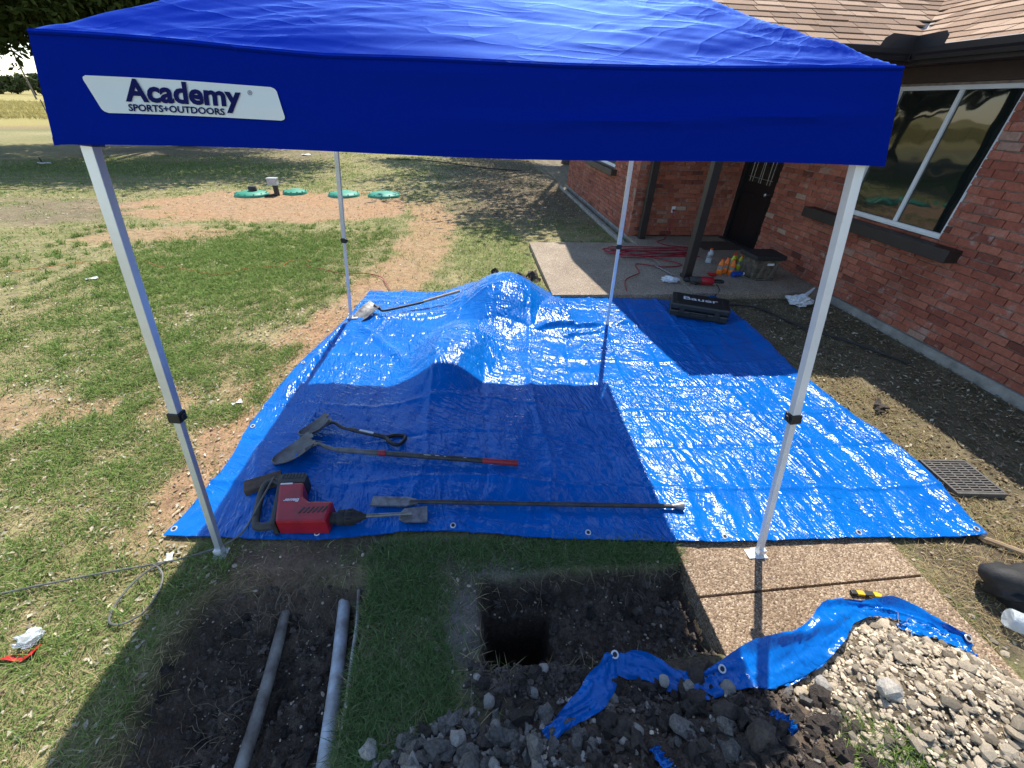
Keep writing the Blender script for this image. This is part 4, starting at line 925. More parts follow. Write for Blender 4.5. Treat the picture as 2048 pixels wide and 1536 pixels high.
# rotary hammer at the porch post
rh = thing('rotary_hammer', 'red and black rotary hammer lying on the porch beside the post', 'power tool', (3.2, 5.40, PZ))
b = MB(); b.T = frame((2.99, 5.46, PZ+.055), (.97, -.16, 0)); b.lathe_ = None
def lx(prof, name, mat, n=14):
    q = MB(); q.T = frame((2.98, 5.46, PZ+.06), (.98, -.16, 0)) @ Matrix.Rotation(R(90), 4, 'Y'); q.lathe(prof, n); return q.build(name, mat, rh, smooth=True)
lx([(.016, 0), (.02, .02), (.036, .04), (.036, .075), (.030, .09)], 'chuck', 'rubber_black'); lx([(.034, .09), (.05, .11), (.055, .20), (.05, .24)], 'gear_housing', 'dirty_black'); lx([(.052, .242), (.056, .27), (.055, .40), (.045, .42)], 'motor_housing', 'red_casing')
q = MB(); q.T = frame((3.39, 5.39, PZ+.06), (.98, -.16, 0)); q.tube(smooth_path([(0, .03, 0), (.07, .05, 0), (.13, .04, 0), (.14, 0, 0), (.12, -.04, 0), (.05, -.04, 0), (0, -.03, 0)], 5), .014, 8); q.build('handle', 'rubber_black', rh, smooth=True)
q = MB(); q.T = frame((3.06, 5.44, PZ+.05), (.2, -.97, .0)); q.tube([(0, 0, 0), (.03, 0, 0), (.15, 0, 0)], [.014, .017, .015], 8); q.build('side_grip', 'rubber_black', rh, smooth=True)
one_tube([(2.86, 6.24, PZ+.012), (2.93, 6.0, PZ+.012), (2.97, 5.76, PZ+.012)], .011, 'chisel_bit', 'bare_steel', 'loose steel chisel bit on the porch between red cord and post', 'chisel')
q = MB(); q.tube(smooth_path([(3.42, 5.33, PZ+.03), (3.40, 5.2, PZ+.01), (3.30, 5.08, .07), (3.12, 4.98, .035), (2.98, 4.9, .035)], 6), .006, 6); q.build('power_cord', 'hose_black', rh, smooth=True)

# ------------------------------------------------------------------ yard things
for (x, y, r, l, vent) in ((-5.55, 12.06, .40, 'green septic tank lid with a black cap on top', 1), (-4.60, 12.40, .30, 'small green septic tank lid right of the pump post', 0), (-3.30, 12.22, .40, 'green septic tank lid behind the canopy back leg', 0), (-2.27, 12.25, .42, 'rightmost green septic tank lid with a raised dark rim', 0)):
    t = thing('septic_lid', l, 'septic lid', (x, y, 0), 'septic tank lids'); g0 = float(gz(x, y))
    b = MB(); b.T = Matrix.Translation((x, y, g0-.05)); b.lathe([(r, 0), (r, .09), (r*.96, .115), (r*.5, .155), (r*.12, .165)], 32); b.build('dome', 'lid_green', t, smooth=True)
    b = MB(); b.T = Matrix.Translation((x, y, g0+.0))
    for k in range(12): a = k*math.pi/6; b.box(r*.9*math.cos(a)-.015, r*.9*math.cos(a)+.015, r*.9*math.sin(a)-.015, r*.9*math.sin(a)+.015, .05, .085)
    b.build('bolt', 'lid_green', t)
    if vent: b = MB(); b.T = Matrix.Translation((x+.05, y, g0+.1)); b.lathe([(.10, 0), (.10, .10), (.085, .12)], 16); b.build('cap', 'lid_black', t, smooth=True)
pp = thing('pump_post', 'grey electrical box on a short post between the septic lids', 'utility post', (-4.97, 12.1, 0))
q = MB(); q.box(-5.0, -4.93, 12.07, 12.13, -.1, .26); q.box(-4.915, -4.885, 12.08, 12.12, -.1, .26); q.build('conduit', 'post_steel', pp)
q = MB(); q.box(-5.08, -4.86, 12.0, 12.18, .25, .40); q.build('box', 'box_grey', pp, bevel=.01); q = MB(); q.box(-5.09, -4.85, 11.99, 12.19, .385, .42); q.build('box_lid', 'box_grey', pp, bevel=.008)
q = MB(); q.tube(smooth_path([(-4.93, 12.05, .05), (-5.0, 11.98, .03), (-5.1, 11.9, .03), (-5.16, 11.85, .02)], 4), .03, 6); q.build('cable_sleeve', 'post_steel', pp, smooth=True)
def scrap(x, y, sx, sy, mat, label, cat, name, seed, lift=.02):
    rs = random.Random(seed); g0 = float(gz(x, y))+.012
    q = MB(); q.T = Matrix.Translation((x, y, g0)) @ Matrix.Rotation(rs.uniform(0, 3), 4, 'Z'); q.grid(lambda u, v: ((u-.5)*sx, (v-.5)*sy, lift*(.5+math.sin(u*5+seed)*.5*math.cos(v*4+seed))), 8, 8)
    return one(q, name, mat, label, cat, smooth=True, solid=.002)
scrap(-7.09, 21.41, .34, .28, 'paper', 'white paper scrap far out on the lawn under the canopy edge', 'paper', 'paper_scrap', 1, .06)
scrap(-3.77, 24.4, .5, .3, 'paper', 'white paper scrap at the edge of the tree shade', 'paper', 'paper_scrap', 2, .08)
scrap(-1.97, 2.96, .075, .04, 'paper', 'small white scrap on the sand left of the tarp', 'paper', 'paper_scrap', 3)
scrap(-5.11, 5.92, .13, .07, 'paper', 'small white scrap in the green lawn near the orange cord', 'paper', 'paper_scrap', 4)
scrap(-1.70, 1.52, .05, .035, 'paper', 'white chip on dry grass by the near canopy leg', 'paper', 'paper_scrap', 5)
q = MB(); g0 = float(gz(-2.1, 1.04))+.02
q.T = Matrix.Translation((-2.13, 1.035, g0)) @ Matrix.Rotation(R(14), 4, 'Z'); q.grid(lambda u, v: ((u-.5)*.26, (v-.5)*.045*(1+.5*math.sin(u*9)), .012*math.sin(u*14)+.01*math.cos(v*3)), 20, 4)
one(q, 'red_plastic_scrap', 'red_scrap', 'torn strip of red plastic on the grass at the left edge', 'plastic scrap', smooth=True, solid=.002)
crumple('clear_cup', (-2.06, 1.11, g0), .045, 'clear', 'crushed clear plastic cup beside the red plastic strip', 'cup', 9, .9)
spk = thing('sprinkler', 'small dark lawn sprinkler with pale base at the tree shade edge', 'sprinkler', (-14.3, 17.1, 0))
q = MB(); q.tube(smooth_path([(-14.45, 17.1, .04), (-14.3, 17.05, .03), (-14.15, 17.1, .04), (-14.05, 17.1, .03)], 5), .016, 6); q.build('base', 'paper', spk, smooth=True)
q = MB(); q.tube([(-14.3, 17.08, 0), (-14.31, 17.08, .14), (-14.32, 17.08, .20)], [.03, .028, .012], 8); q.build('riser', 'post_steel', spk, smooth=True)
cg = lambda L, dz=.03: [(x, y, float(gz(x, y))+dz) for x, y in L]
one_tube(cg([(-6.9, 6.2), (-6.4, 6.2), (-6.0, 6.42), (-5.7, 6.62), (-5.34, 6.60), (-4.9, 6.64), (-4.55, 6.42), (-4.2, 6.32), (-3.8, 6.16), (-3.55, 6.10), (-3.3, 6.32), (-3.05, 6.42), (-2.85, 6.46), (-2.8, 6.7), (-2.6, 6.74), (-2.48, 6.66)], .022), .0048, 'extension_cord', 'cord_orange', 'orange extension cord across the green lawn on the left', 'cord')
one_tube(cg([(-2.5, 6.52), (-2.42, 6.4), (-2.2, 6.3), (-1.87, 6.1), (-1.55, 6.12), (-1.3, 5.95), (-1.2, 5.7), (-1.1, 5.45)], .025), .006, 'extension_cord', 'cord_red', 'red cord crossing the sand into the back of the tarp', 'cord')
one_tube(cg([(-3.6, 2.1), (-3.0, 2.16), (-2.75, 2.2), (-2.45, 2.45)], .03), .005, 'yellow_lead', 'cord_orange', 'yellowish cord lying in the dry grass at the left', 'cord') if 0 else None
one_tube(cg([(3.35, 4.85), (3.7, 4.75), (3.85, 4.4), (3.95, 4.1), (4.2, 3.8), (4.5, 3.3)], .03), .013, 'drip_hose', 'hose_black', 'thin black hose on the dark soil beside the brick wall', 'hose')
one_tube(cg([(-3.5, 20.5), (-1.5, 20.0), (.5, 18.2), (2.0, 17.5)], .04), .02, 'garden_hose', 'hose_black', 'dark hose lying across the far shaded lawn', 'hose')
one_tube(cg([(3.05, 1.32), (3.2, 1.2), (3.4, 1.02), (3.6, .85)], .03), .014, 'broken_branch', 'handle_wood', 'pale broken stick on the soil right of the walk', 'stick')
# drain grate
dg = thing('drain_grate', 'dark plastic drain grate set in the soil beside the tarp corner', 'drain grate', (3.43, 1.78, 0))
DG = frame((3.43, 1.78, .03), (.995, -.09, 0)); DW, DH = .175, .165
q = MB(); q.T = DG; t_ = .016
for (a, c_, e, f_) in ((-DW, DW, -DH, -DH+t_), (-DW, DW, DH-t_, DH), (-DW, -DW+t_, -DH+t_, DH-t_), (DW-t_, DW, -DH+t_, DH-t_)): q.box(a, c_, e, f_, -.03, .012)
q.build('rim', 'grate_plastic', dg, bevel=.003)
for k in range(13):
    y = -DH+t_+(k+.5)*(2*DH-2*t_)/13; q = MB(); q.T = DG; q.box(-DW+t_, DW-t_, y-.0052, y+.0052, -.012, .008); q.build('slat', 'grate_plastic', dg)
for k in range(1, 5):
    x = -DW+k*2*DW/5; q = MB(); q.T = DG; q.box(x-.006, x+.006, -DH+t_, DH-t_, -.014, .0062); q.build('cross_bar', 'grate_plastic', dg)
q = MB(); q.T = DG; q.box(-DW+.002, DW-.002, -DH+.002, DH-.002, -.05, -.032); q.build('sump', 'door_black', dg)
# utility knife, boot and bottle at the right
kn = thing('utility_knife', 'yellow and black utility knife on the walk behind the folded tarp', 'knife', (2.06, 1.03, .013))
q = MB(); q.T = frame((2.06, 1.03, .026), (.98, -.18, 0)); q.prism([(-.06, -.012), (.06, -.014), (.075, .0), (.05, .014), (-.06, .012)], -.008, .008); q.build('handle', 'yellow_casing', kn, bevel=.004)
q = MB(); q.T = frame((2.06, 1.03, .026), (.98, -.18, 0)); q.box(-.085, -.055, -.012, .012, -.009, .009); q.box(-.02, .03, -.013, .013, -.0088, .0095); q.build('grip', 'black_plastic', kn, bevel=.003)
crumple('black_plastic_sheet', (2.90, .98, .02), .15, 'rubber_black', 'crumpled black plastic sheet on the soil at the right edge', 'plastic sheet', 14, .7, stretch=(1.25, .75)).data.shade_smooth()
bottle('water_bottle', 2.74, .76, .26, .05, 'clear', 'white_print', 'clear water bottle lying beside the crumpled black plastic at the right edge', lab=False, lying=R(-40), z=.02)

# ------------------------------------------------------------------ trench pipes
q = MB(); q.tube(smooth_path([(-1.07, 1.34, -.21), (-1.065, 1.24, -.22), (-1.06, 1.1, -.245), (-1.05, .88, -.26), (-1.045, .64, -.265), (-1.04, .3, -.27), (-1.03, -.3, -.27)], 4), [.016, .019, .022, .024, .026, .027, .028]+[.029]*18, 14)
one(q, 'clay_pipe', 'pipe_brown', 'muddy grey-brown pipe rising along the middle of the trench', 'pipe', smooth=True)
q = MB(); q.tube([(-.775, 1.50, -.17), (-.735, 1.2, -.18), (-.705, .96, -.185), (-.67, .6, -.19), (-.64, .1, -.19), (-.62, -.3, -.19)], .033, 16)
one(q, 'pvc_pipe', 'pvc_white', 'white plastic pipe along the right side of the trench', 'pipe', smooth=True)
q = MB(); q.tube(smooth_path([(-.665, 1.34, -.10), (-.635, 1.15, -.10), (-.62, 1.0, -.085), (-.595, .72, -.085), (-.57, .4, -.09), (-.55, -.2, -.09)], 4), .0105, 8)
one(q, 'thin_conduit', 'conduit_grey', 'thin pale conduit along the grass edge of the trench', 'pipe', smooth=True)

# ------------------------------------------------------------------ stones, clods and gravel
def rock_mesh(name, seed, mat, sub=2, rough=.5, sq=(1, .85, .7)):
    bm = bmesh.new(); bmesh.ops.create_icosphere(bm, subdivisions=sub, radius=.5)
    for v in bm.verts:
        p = v.co.normalized(); k = 1+rough*(float(fbm(p.x*1.6+seed*3.7, p.y*1.6+p.z*1.3-seed, seed, 3))-.5)*2; k *= 1+(rough*.35*(float(vn(p.x*4.1+seed, p.y*4.1+p.z*5.3, seed+9))-.5) if sub > 1 else 0); v.co = Vector((p.x*sq[0], p.y*sq[1], p.z*sq[2]))*.5*k
    me = bpy.data.meshes.new(name); bm.to_mesh(me); bm.free(); me.materials.append(MAT[mat])
    for p in me.polygons: p.use_smooth = False
    return me
CL = [rock_mesh('clod', i, 'clod', 2, 1.15) for i in range(6)]+[rock_mesh('clod', i+20, 'clod_grey', 2, 1.0) for i in range(3)]
PE = [rock_mesh('pebble', i+40, 'pebble', 1, .5, ((1, .75, .5), (1, .62, .4), (1, .85, .42))[i % 3]) for i in range(7)]
ST = [rock_mesh('stone', i+60, 'pale_stone', 2, .5, (1, .85, .75)) for i in range(5)]
def arr(me): return np.array([v.co[:] for v in me.vertices]), np.array([p.vertices[:] for p in me.polygons])
def rotm(a, b_, c_): return np.array(Matrix.Rotation(a, 3, 'Z') @ Matrix.Rotation(b_, 3, 'X') @ Matrix.Rotation(c_, 3, 'Y'))
def pile(name, label, cat, loc, protos, pts, sizes, piece, own_n, mat, sink=.25, flat=False, pick=None):
    root = thing(name, label, cat, loc); A = [arr(p) for p in protos]
    P = np.c_[pts, gz(pts[:, 0], pts[:, 1])]; ok, dist = seen(P); score = np.where(ok, sizes/np.maximum(dist, .1), 0)
    own = set(np.argsort(-score)[:own_n].tolist()); groups = {}
    for i in range(len(pts)):
        s = sizes[i]; k = random.randrange(len(protos)) if pick is None else pick(i); tl_ = .5 if flat else 3.1
        Rm = rotm(random.uniform(0, 6.28), random.uniform(-tl_, tl_), random.uniform(-tl_, tl_)); q_ = P[i]+np.array([0, 0, s*(.5-sink)*(.6 if flat else .8)])
        if i in own:
            o = bpy.data.objects.new(piece, protos[k]); COL.objects.link(o); o.parent = root
            o.matrix_local = Matrix.Translation(Vector(q_)-Vector(loc)) @ Matrix(Rm.tolist()).to_4x4() @ Matrix.Scale(s, 4)
        else: groups.setdefault(protos[k].materials[0].name, []).append((A[k][0]@Rm.T*s+q_-np.array(loc), A[k][1]))
    for mn, L in groups.items():
        n = 0; Vs = []; Fs = []
        for v_, f_ in L: Vs.append(v_); Fs.append(f_+n); n += len(v_)
        me = npmesh(piece+'s', np.vstack(Vs), np.vstack(Fs), bpy.data.materials[mn]); tag(link('loose_'+piece+'s', me, root), kind='stuff')
    return root
def scatter(n, x0, x1, y0, y1, keep):
    p = np.c_[rng.uniform(x0, x1, n), rng.uniform(y0, y1, n)]; return p[keep(p[:, 0], p[:, 1])]
# dirt heap
p = scatter(9000, -.55, 1.45, -.25, .92, lambda x, y: (dirt_heap(x, y)+.03*(fbm(x*6, y*6, 3)-.5) > .028) & (gravel_heap(x, y) < .16) & (rng.uniform(0, 1, len(x)) < .55))
p = p[:2600]; s = np.clip(rng.lognormal(-3.6, .58, len(p)), .010, .11)
def pk(i):
    if p[i, 0] < .55 and s[i] < .06 and random.random() < .14: return 9+random.randrange(2)
    return (6+random.randrange(3)) if (p[i, 0] < .42 and random.random() < .62) or random.random() < .08 else random.randrange(6)
pile('dirt_heap', 'heap of dark earth clods at the front over the folded tarp', 'dirt heap', (.5, .35, 0), CL+ST[:2], p, s, 'clod', 240, 'clod', .25, False, pk)
# clods in and round the pits
p2 = scatter(5200, -1.5, 1.15, .2, 1.5, lambda x, y: ((trench(x, y) > .25) | ((pit(x, y) > .2) & (deep(x, y) < .05)) | (((x-.22)/.34)**2+((y-.80)/.10)**2 < 1)))
ex_ = np.c_[rng.normal(.22, .16, 420), rng.normal(.775, .055, 420)]; p2 = np.vstack([p2, ex_[(ex_[:, 0] > -.08) & (ex_[:, 0] < .75)]])
s2_ = np.clip(rng.lognormal(-4.15, .6, len(p2)), .006, .065)
pile('dug_earth', 'loose dark earth lying in the trench and the pit', 'dirt', (-.2, .9, -.2), CL[:6], p2, s2_, 'clod', 40, 'clod', .3)
# gravel heap
p3 = scatter(16000, 1.15, 2.75, -.2, .98, lambda x, y: (gravel_heap(x, y)+.03*(fbm(x*7, y*7, 13)-.5) > .035) & (dirt_heap(x, y) < .13))
s3_ = np.clip(rng.lognormal(-4.05, .48, len(p3)), .008, .075)
pile('gravel_heap', 'heap of pale river gravel on the walk at the lower right', 'gravel heap', (1.85, .4, 0), PE, p3[:10000], s3_[:10000], 'pebble', 300, 'pebble', .2, True)
p4 = scatter(2600, 2.4, 4.6, .2, 2.2, lambda x, y: (x > 2.5) & (~in_tarp(x, y)) & (rng.uniform(0, 1, len(x)) < .55*np.exp(-(x-2.5)/.7)*(y < 1.75)))
tag_ = pile('loose_gravel', 'scattered gravel along the edge of the walk', 'gravel', (2.8, 1.0, 0), PE, p4, np.clip(rng.lognormal(-4.1, .4, len(p4)), .008, .04), 'pebble', 60, 'pebble', .3, True)
# pale stones one can point at
for (x, y, s, l) in ((-.10, .57, .075, 'largest white stone in the clods below the grass strip'), (-.44, .58, .085, 'round grey stone among roots at the foot of the grass strip'), (.22, .72, .05, 'pale stone on the soil right of the grass strip'),
                     (.05, .61, .045, 'white stone left of the blue tarp tip'), (.58, .52, .05, 'white stone half way down the dark heap'), (.80, .45, .045, 'white stone low on the dark heap nearest the pole shadow'),
                     (1.04, .65, .075, 'pale stone under the folded tarp edge where heap meets gravel'), (.77, .69, .05, 'white stone resting on the folded tarp'), (.86, .66, .05, 'second white stone on the folded tarp, beside its gap'),
                     (.55, .66, .05, 'grey-white stone right behind the left bend of the folded tarp'), (-.02, .80, .04, 'pale triangular stone at the edge of the pit'), (.27, .80, .05, 'pale stone in the loose earth in front of the pit'),
                     (.03, .70, .06, 'grey stone at the top of the clods below the pit'), (1.62, .55, .10, 'largest stone on the gravel heap'), (1.45, .62, .07, 'flat pale stone at the left of the gravel heap')):
    o = bpy.data.objects.new('pale_stone', random.choice(ST)); COL.objects.link(o); o.location = (x, y, float(gz(x, y))+s*.32+(.05 if 'resting on the folded' in l or 'second white' in l else 0)); o.rotation_euler = (random.uniform(-.5, .5), random.uniform(-.5, .5), random.uniform(0, 6)); o.scale = (s, s, s)
    tag(o, l, 'stone', 'pale stones')
for (x, y, s, l) in ((3.55, 2.62, .13, 'dark crumbly soil clump on the straw beside the tarp'), (3.48, 2.55, .08, 'smaller dark soil clump touching the big one on the straw')):
    o = bpy.data.objects.new('soil_clump', CL[1]); COL.objects.link(o); o.location = (x, y, .03); o.scale = (s, s, s*.8); tag(o, l, 'soil clump', 'soil clumps on the straw')
sod = thing('sod_clump', 'dark upturned turf clump behind the tarp heap', 'turf', (.5, 5.85, 0))
for k in range(12):
    o = bpy.data.objects.new('clod', CL[k % 6]); COL.objects.link(o); o.parent = sod; s = random.uniform(.11, .2); o.scale = (s, s, s); o.location = (random.uniform(-.36, .42), random.uniform(-.12, .1), random.uniform(.0, .05)+float(gz(.5, 5.85))); o.rotation_euler = (k, k*2, k*3)

# ------------------------------------------------------------------ second tarp: folded strip under the heaps
def strip(path, name, par):
    """path entries: x, y, lower z above ground, width, lean (0 flat .. 1 upright), direction turned"""
    Pp = np.array(smooth_path([q[:2]+(0,) for q in path], 10))[:, :2]; t = np.linspace(0, 1, len(Pp)); kn = np.linspace(0, 1, len(path))
    W_ = np.interp(t, kn, [q[3] for q in path]); Le = np.interp(t, kn, [q[4] for q in path]); Zl = np.interp(t, kn, [q[2] for q in path])
    tan = np.gradient(Pp, axis=0); tan /= np.linalg.norm(tan, axis=1)[:, None]; nrm = np.c_[-tan[:, 1], tan[:, 0]]
    nv = 12; V = []
    for j in range(nv+1):
        s = j/nv-.5; crease = .014*np.sin(t*41+s*5)*(.5+s)+.02*(fbm(t*26, t*0+s*3, 7)-.5)
        xy = Pp+nrm*(s*W_*np.sqrt(1-Le**2*.8)+crease)[:, None]
        zz = gz(xy[:, 0], xy[:, 1]); zz = np.where(in_walk(xy[:, 0], xy[:, 1]), np.maximum(zz, .014), zz)
        zz = zz+.012+Zl+(s+.5)*W_*Le+.02*(fbm(t*30+s*4, t*3+s*9, 17)-.4)+.018*np.abs(np.sin(t*23+s*7))*(.5+s)+.026*(np.abs(vn(t*len(Pp)*.42+s*2.5, t*0+s*3.2, 27)-.5)-.2)
        V.append(np.c_[xy, zz])
    V = np.vstack(V); n = len(Pp); I = (np.arange(nv)[:, None]*n+np.arange(n-1)[None, :]).ravel()
    o0 = org(par); me = npmesh(name, V-o0, np.c_[I, I+1, I+n+1, I+n], MAT['tarp'], True); return link(name, me, par), V.reshape(nv+1, n, 3)
st2 = thing('folded_tarp', 'crumpled blue tarp edge sticking out from under the heaps', 'tarp', (1.2, .75, 0))
_, G1 = strip([(.24, .53, .01, .05, .3), (.33, .60, .02, .09, .5), (.45, .655, .03, .11, .5), (.52, .72, .04, .12, .5), (.575, .79, .05, .10, .6), (.64, .775, .03, .11, .6), (.74, .755, .02, .12, .6), (.86, .68, .0, .11, .3), (.95, .665, .0, .11, .3), (1.05, .70, .015, .14, .5),
           (1.20, .705, .03, .17, .6), (1.40, .745, .05, .19, .65), (1.58, .81, .06, .17, .65), (1.74, .89, .05, .13, .6), (1.90, .925, .04, .10, .5), (2.08, .90, .03, .10, .5), (2.24, .82, .02, .10, .4), (2.36, .76, .01, .06, .2)], 'tarp_edge', st2)
strip([(1.16, .66, .02, .07, .2), (1.34, .69, .03, .09, .3), (1.5, .74, .05, .09, .3), (1.62, .80, .06, .06, .3)], 'turned_fold', st2)
strip([(1.98, .80, .01, .06, .2), (2.10, .80, .02, .09, .3), (2.20, .74, .01, .08, .3), (2.26, .68, .0, .04, .2)], 'loose_flap', st2)
strip([(.60, .45, .02, .03, .3), (.62, .40, .03, .035, .3), (.64, .36, .01, .02, .3)], 'loose_flap', st2)
strip([(1.10, .52, .02, .03, .3), (1.12, .48, .03, .04, .3), (1.13, .44, .01, .02, .3)], 'loose_flap', st2)
for (j, i) in ((9, 42), (8, 90), (6, 168)): P_ = G1[j, i]; grommet(st2, (P_[0], P_[1], P_[2]+.004), (0, -.5, 1))

# ------------------------------------------------------------------ ground cover
def blocked(x, y):
    return in_tarp(x, y) | in_walk(x, y, -.01) | (x > XW-.03) | ((x > 2.98) & (y > 8)) | ((x > 2.78) & (x < 2.9) & (y > 7.6)) | (trench(x, y) > .1) | (pit(x, y) > .04) | (dirt_heap(x, y) > .04) | (gravel_heap(x, y) > .03)
def blades(name, pts, h, wd, lean, C, mat, label, cat=None, bend=.35):
    n = len(pts); z0 = gz(pts[:, 0], pts[:, 1])-.004; a = rng.uniform(0, 2*np.pi, n); f = rng.uniform(0, 2*np.pi, n)
    dx, dy = np.cos(a)*np.sin(lean), np.sin(a)*np.sin(lean); dz = np.cos(lean); sx, sy = np.cos(f)*wd/2, np.sin(f)*wd/2
    B = np.c_[pts, z0]; V = np.zeros((n, 5, 3)); S_ = np.c_[sx, sy, np.zeros(n)]; D = np.c_[dx, dy, dz]*h[:, None]
    mid = B+D*.55; tip = B+D+np.c_[dx, dy, -np.abs(dz)*.6]*h[:, None]*bend; tip[:, 2] = np.maximum(tip[:, 2], z0+.004)
    V[:, 0] = B-S_; V[:, 1] = B+S_; V[:, 2] = mid+S_*.7; V[:, 3] = mid-S_*.7; V[:, 4] = tip
    i = np.arange(n)[:, None]*5; F = np.vstack([i+np.array([[0, 1, 2]]), i+np.array([[0, 2, 3]]), i+np.array([[3, 2, 4]])])
    me = npmesh(name, V.reshape(-1, 3), F, MAT[mat], False); vcol(me, 'tint', np.repeat(C, 5, axis=0))
    return tag(link(name, me), label, cat, kind='stuff')
def radial(n, r0_, r1_, power):
    u = rng.uniform(0, 1, n); k = 2-power; r = (r0_**k+u*(r1_**k-r0_**k))**(1/k); th = rng.uniform(R(-30), R(98), n)
    return np.c_[-r*np.sin(th), r*np.cos(th)]
p = np.vstack([radial(340000, 1.2, 24, 1.35), np.c_[rng.uniform(-3.4, -1.35, 185000), rng.uniform(.3, 4.0, 185000)], np.c_[rng.uniform(-5.5, -1.35, 90000), rng.uniform(3, 8.5, 90000)], np.c_[rng.uniform(-.62, -.02, 26000), rng.uniform(.45, 1.55, 26000)], np.c_[rng.uniform(-.6, 1.15, 22000), rng.uniform(1.28, 1.6, 22000)]])
x, y = p[:, 0], p[:, 1]; red, dark, green, lit = masks(x, y)
tuft = fbm(x*6, y*6, 301); dens = np.clip((.22+.85*green)*(1-.93*red)*(1-.95*dark)*(1-.72*lit)*np.clip(-.35+2.6*tuft, .08, 1.6), 0, 1)
dens = dens*(1-.9*np.clip(dust(x, y)*1.2, 0, 1))*np.where((x > -.12) & (x < 1.15) & (y > .58) & (y < .9), .06, 1)
keep = (rng.uniform(0, 1, len(x)) < dens) & ~blocked(x, y); p = p[keep]; x, y = p[:, 0], p[:, 1]; green = green[keep]; tuft = tuft[keep]
clump_c = np.vstack([np.c_[rng.uniform(-4.2, -1.4, 420), rng.uniform(.3, 5.5, 420)], np.c_[rng.uniform(-.55, -.25, 30), rng.uniform(.6, 1.5, 30)], np.c_[rng.uniform(-7, -1.6, 300), rng.uniform(5, 9, 300)]])
cl_p = np.repeat(clump_c, 26, axis=0)+rng.normal(0, .022, (len(clump_c)*26, 2)); rc_, dc_, gc_, lc_ = masks(cl_p[:, 0], cl_p[:, 1]); kc = ~blocked(cl_p[:, 0], cl_p[:, 1]) & (rc_ < .4) & (dc_ < .4)
ncl = kc.sum(); p = np.vstack([p, cl_p[kc]]); x, y = p[:, 0], p[:, 1]; green = np.r_[green, np.full(ncl, 1.0)]; tuft = np.r_[tuft, np.full(ncl, .8)]
n = len(p); r = np.hypot(x, y); pg = np.clip(.10+.95*green*(.55+.8*tuft), 0, .97); isg = rng.uniform(0, 1, n) < pg
g1 = np.array([.13, .215, .05]); g2 = np.array([.29, .37, .12]); s1 = np.array([.52, .44, .25]); s2c = np.array([.36, .30, .15])
t = rng.uniform(0, 1, n)[:, None]; C = np.where(isg[:, None], g1*(1-t)+g2*t, s1*(1-t)+s2c*t)*rng.uniform(.75, 1.2, n)[:, None]
h0_ = None; shaded_strip = ((x > -.66) & (x < 1.2) & (y < 1.62)); C[shaded_strip] *= np.array([.72, .78, .95])  # strip under the canopy tinted darker and bluer, its shade put into colour
lush = np.exp(-(((x-.85)/.25)**2+((y-6.6)/.9)**2)); C[:, 1] *= 1+.25*lush
h = np.where(isg, rng.uniform(.025, .075, n), rng.uniform(.025, .075, n))*(.8+.5*green); h[-ncl:] *= 1.35
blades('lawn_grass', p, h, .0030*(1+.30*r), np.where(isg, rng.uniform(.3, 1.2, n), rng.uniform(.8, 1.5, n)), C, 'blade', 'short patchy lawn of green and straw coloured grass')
# straw and dead stems beside the tarp, along pit rims and on the litter
q1 = np.c_[rng.uniform(3.1, 4.2, 26000), rng.uniform(1.0, 3.4, 26000)]; k1 = rng.uniform(0, 1, 26000) < .75*np.exp(-((q1[:, 0]-3.42-.1*np.sin(q1[:, 1]*3))/.22)**2)*(.3+fbm(q1[:, 0]*5, q1[:, 1]*5, 311))
q2 = np.c_[rng.uniform(2.45, 3.3, 9000), rng.uniform(.75, 1.36, 9000)]; k2 = rng.uniform(0, 1, 9000) < .6*(fbm(q2[:, 0]*5, q2[:, 1]*5, 313))
q3 = np.c_[rng.uniform(3.2, 4.85, 14000), rng.uniform(0.6, 5.0, 14000)]; k3 = rng.uniform(0, 1, 14000) < .6*fbm(q3[:, 0]*4, q3[:, 1]*4, 315)
q4 = np.c_[rng.uniform(-.7, 1.15, 5200), rng.uniform(.5, 1.45, 5200)]; pt = pit(q4[:, 0], q4[:, 1]); k4 = (pt > .02) & (pt < .45) | (np.abs(q4[:, 0]+.58) < .03)
q5 = np.c_[rng.uniform(-1.6, -1.15, 5000), rng.uniform(.3, 1.5, 5000)]; tr = trench(q5[:, 0], q5[:, 1]); k5 = (tr > .02) & (tr < .35)
q6 = np.c_[rng.uniform(1.3, 1.62, 2500), rng.uniform(.18, .5, 2500)]; k6 = np.hypot((q6[:, 0]-1.45)/.15, (q6[:, 1]-.34)/.13) < 1
q7 = np.c_[rng.uniform(-.6, .15, 900), rng.uniform(.6, 1.45, 900)]; k7 = pit(q7[:, 0], q7[:, 1]) < .3
ps = np.vstack([q1[k1], q2[k2], q3[k3], q4[k4], q5[k5], q7[k7], q6[k6]]); ng = len(q6[k6]); ps_block = in_tarp(ps[:, 0], ps[:, 1]) | in_walk(ps[:, 0], ps[:, 1], .01) | (ps[:, 0] > XW-.05)
ps_block[-ng:] = False; gmask = np.zeros(len(ps), bool); gmask[-ng:] = True; ps = ps[~ps_block]; gmask = gmask[~ps_block]
n = len(ps); t = rng.uniform(0, 1, n)[:, None]; C = (np.array([.55, .44, .23])*(1-t)+np.array([.30, .22, .12])*t); gg = gmask | (rng.uniform(0, 1, n) < .12); C[gg] = np.array([.13, .19, .05])*rng.uniform(.7, 1.3, gg.sum())[:, None]
zfix = rng.uniform(.03, .09, n); blades('dry_straw', ps, zfix, np.full(n, .0042), rng.uniform(.9, 1.5, n), C, 'blade', 'dry straw and dead stems on the soil along the tarp and pit rims', bend=.2)
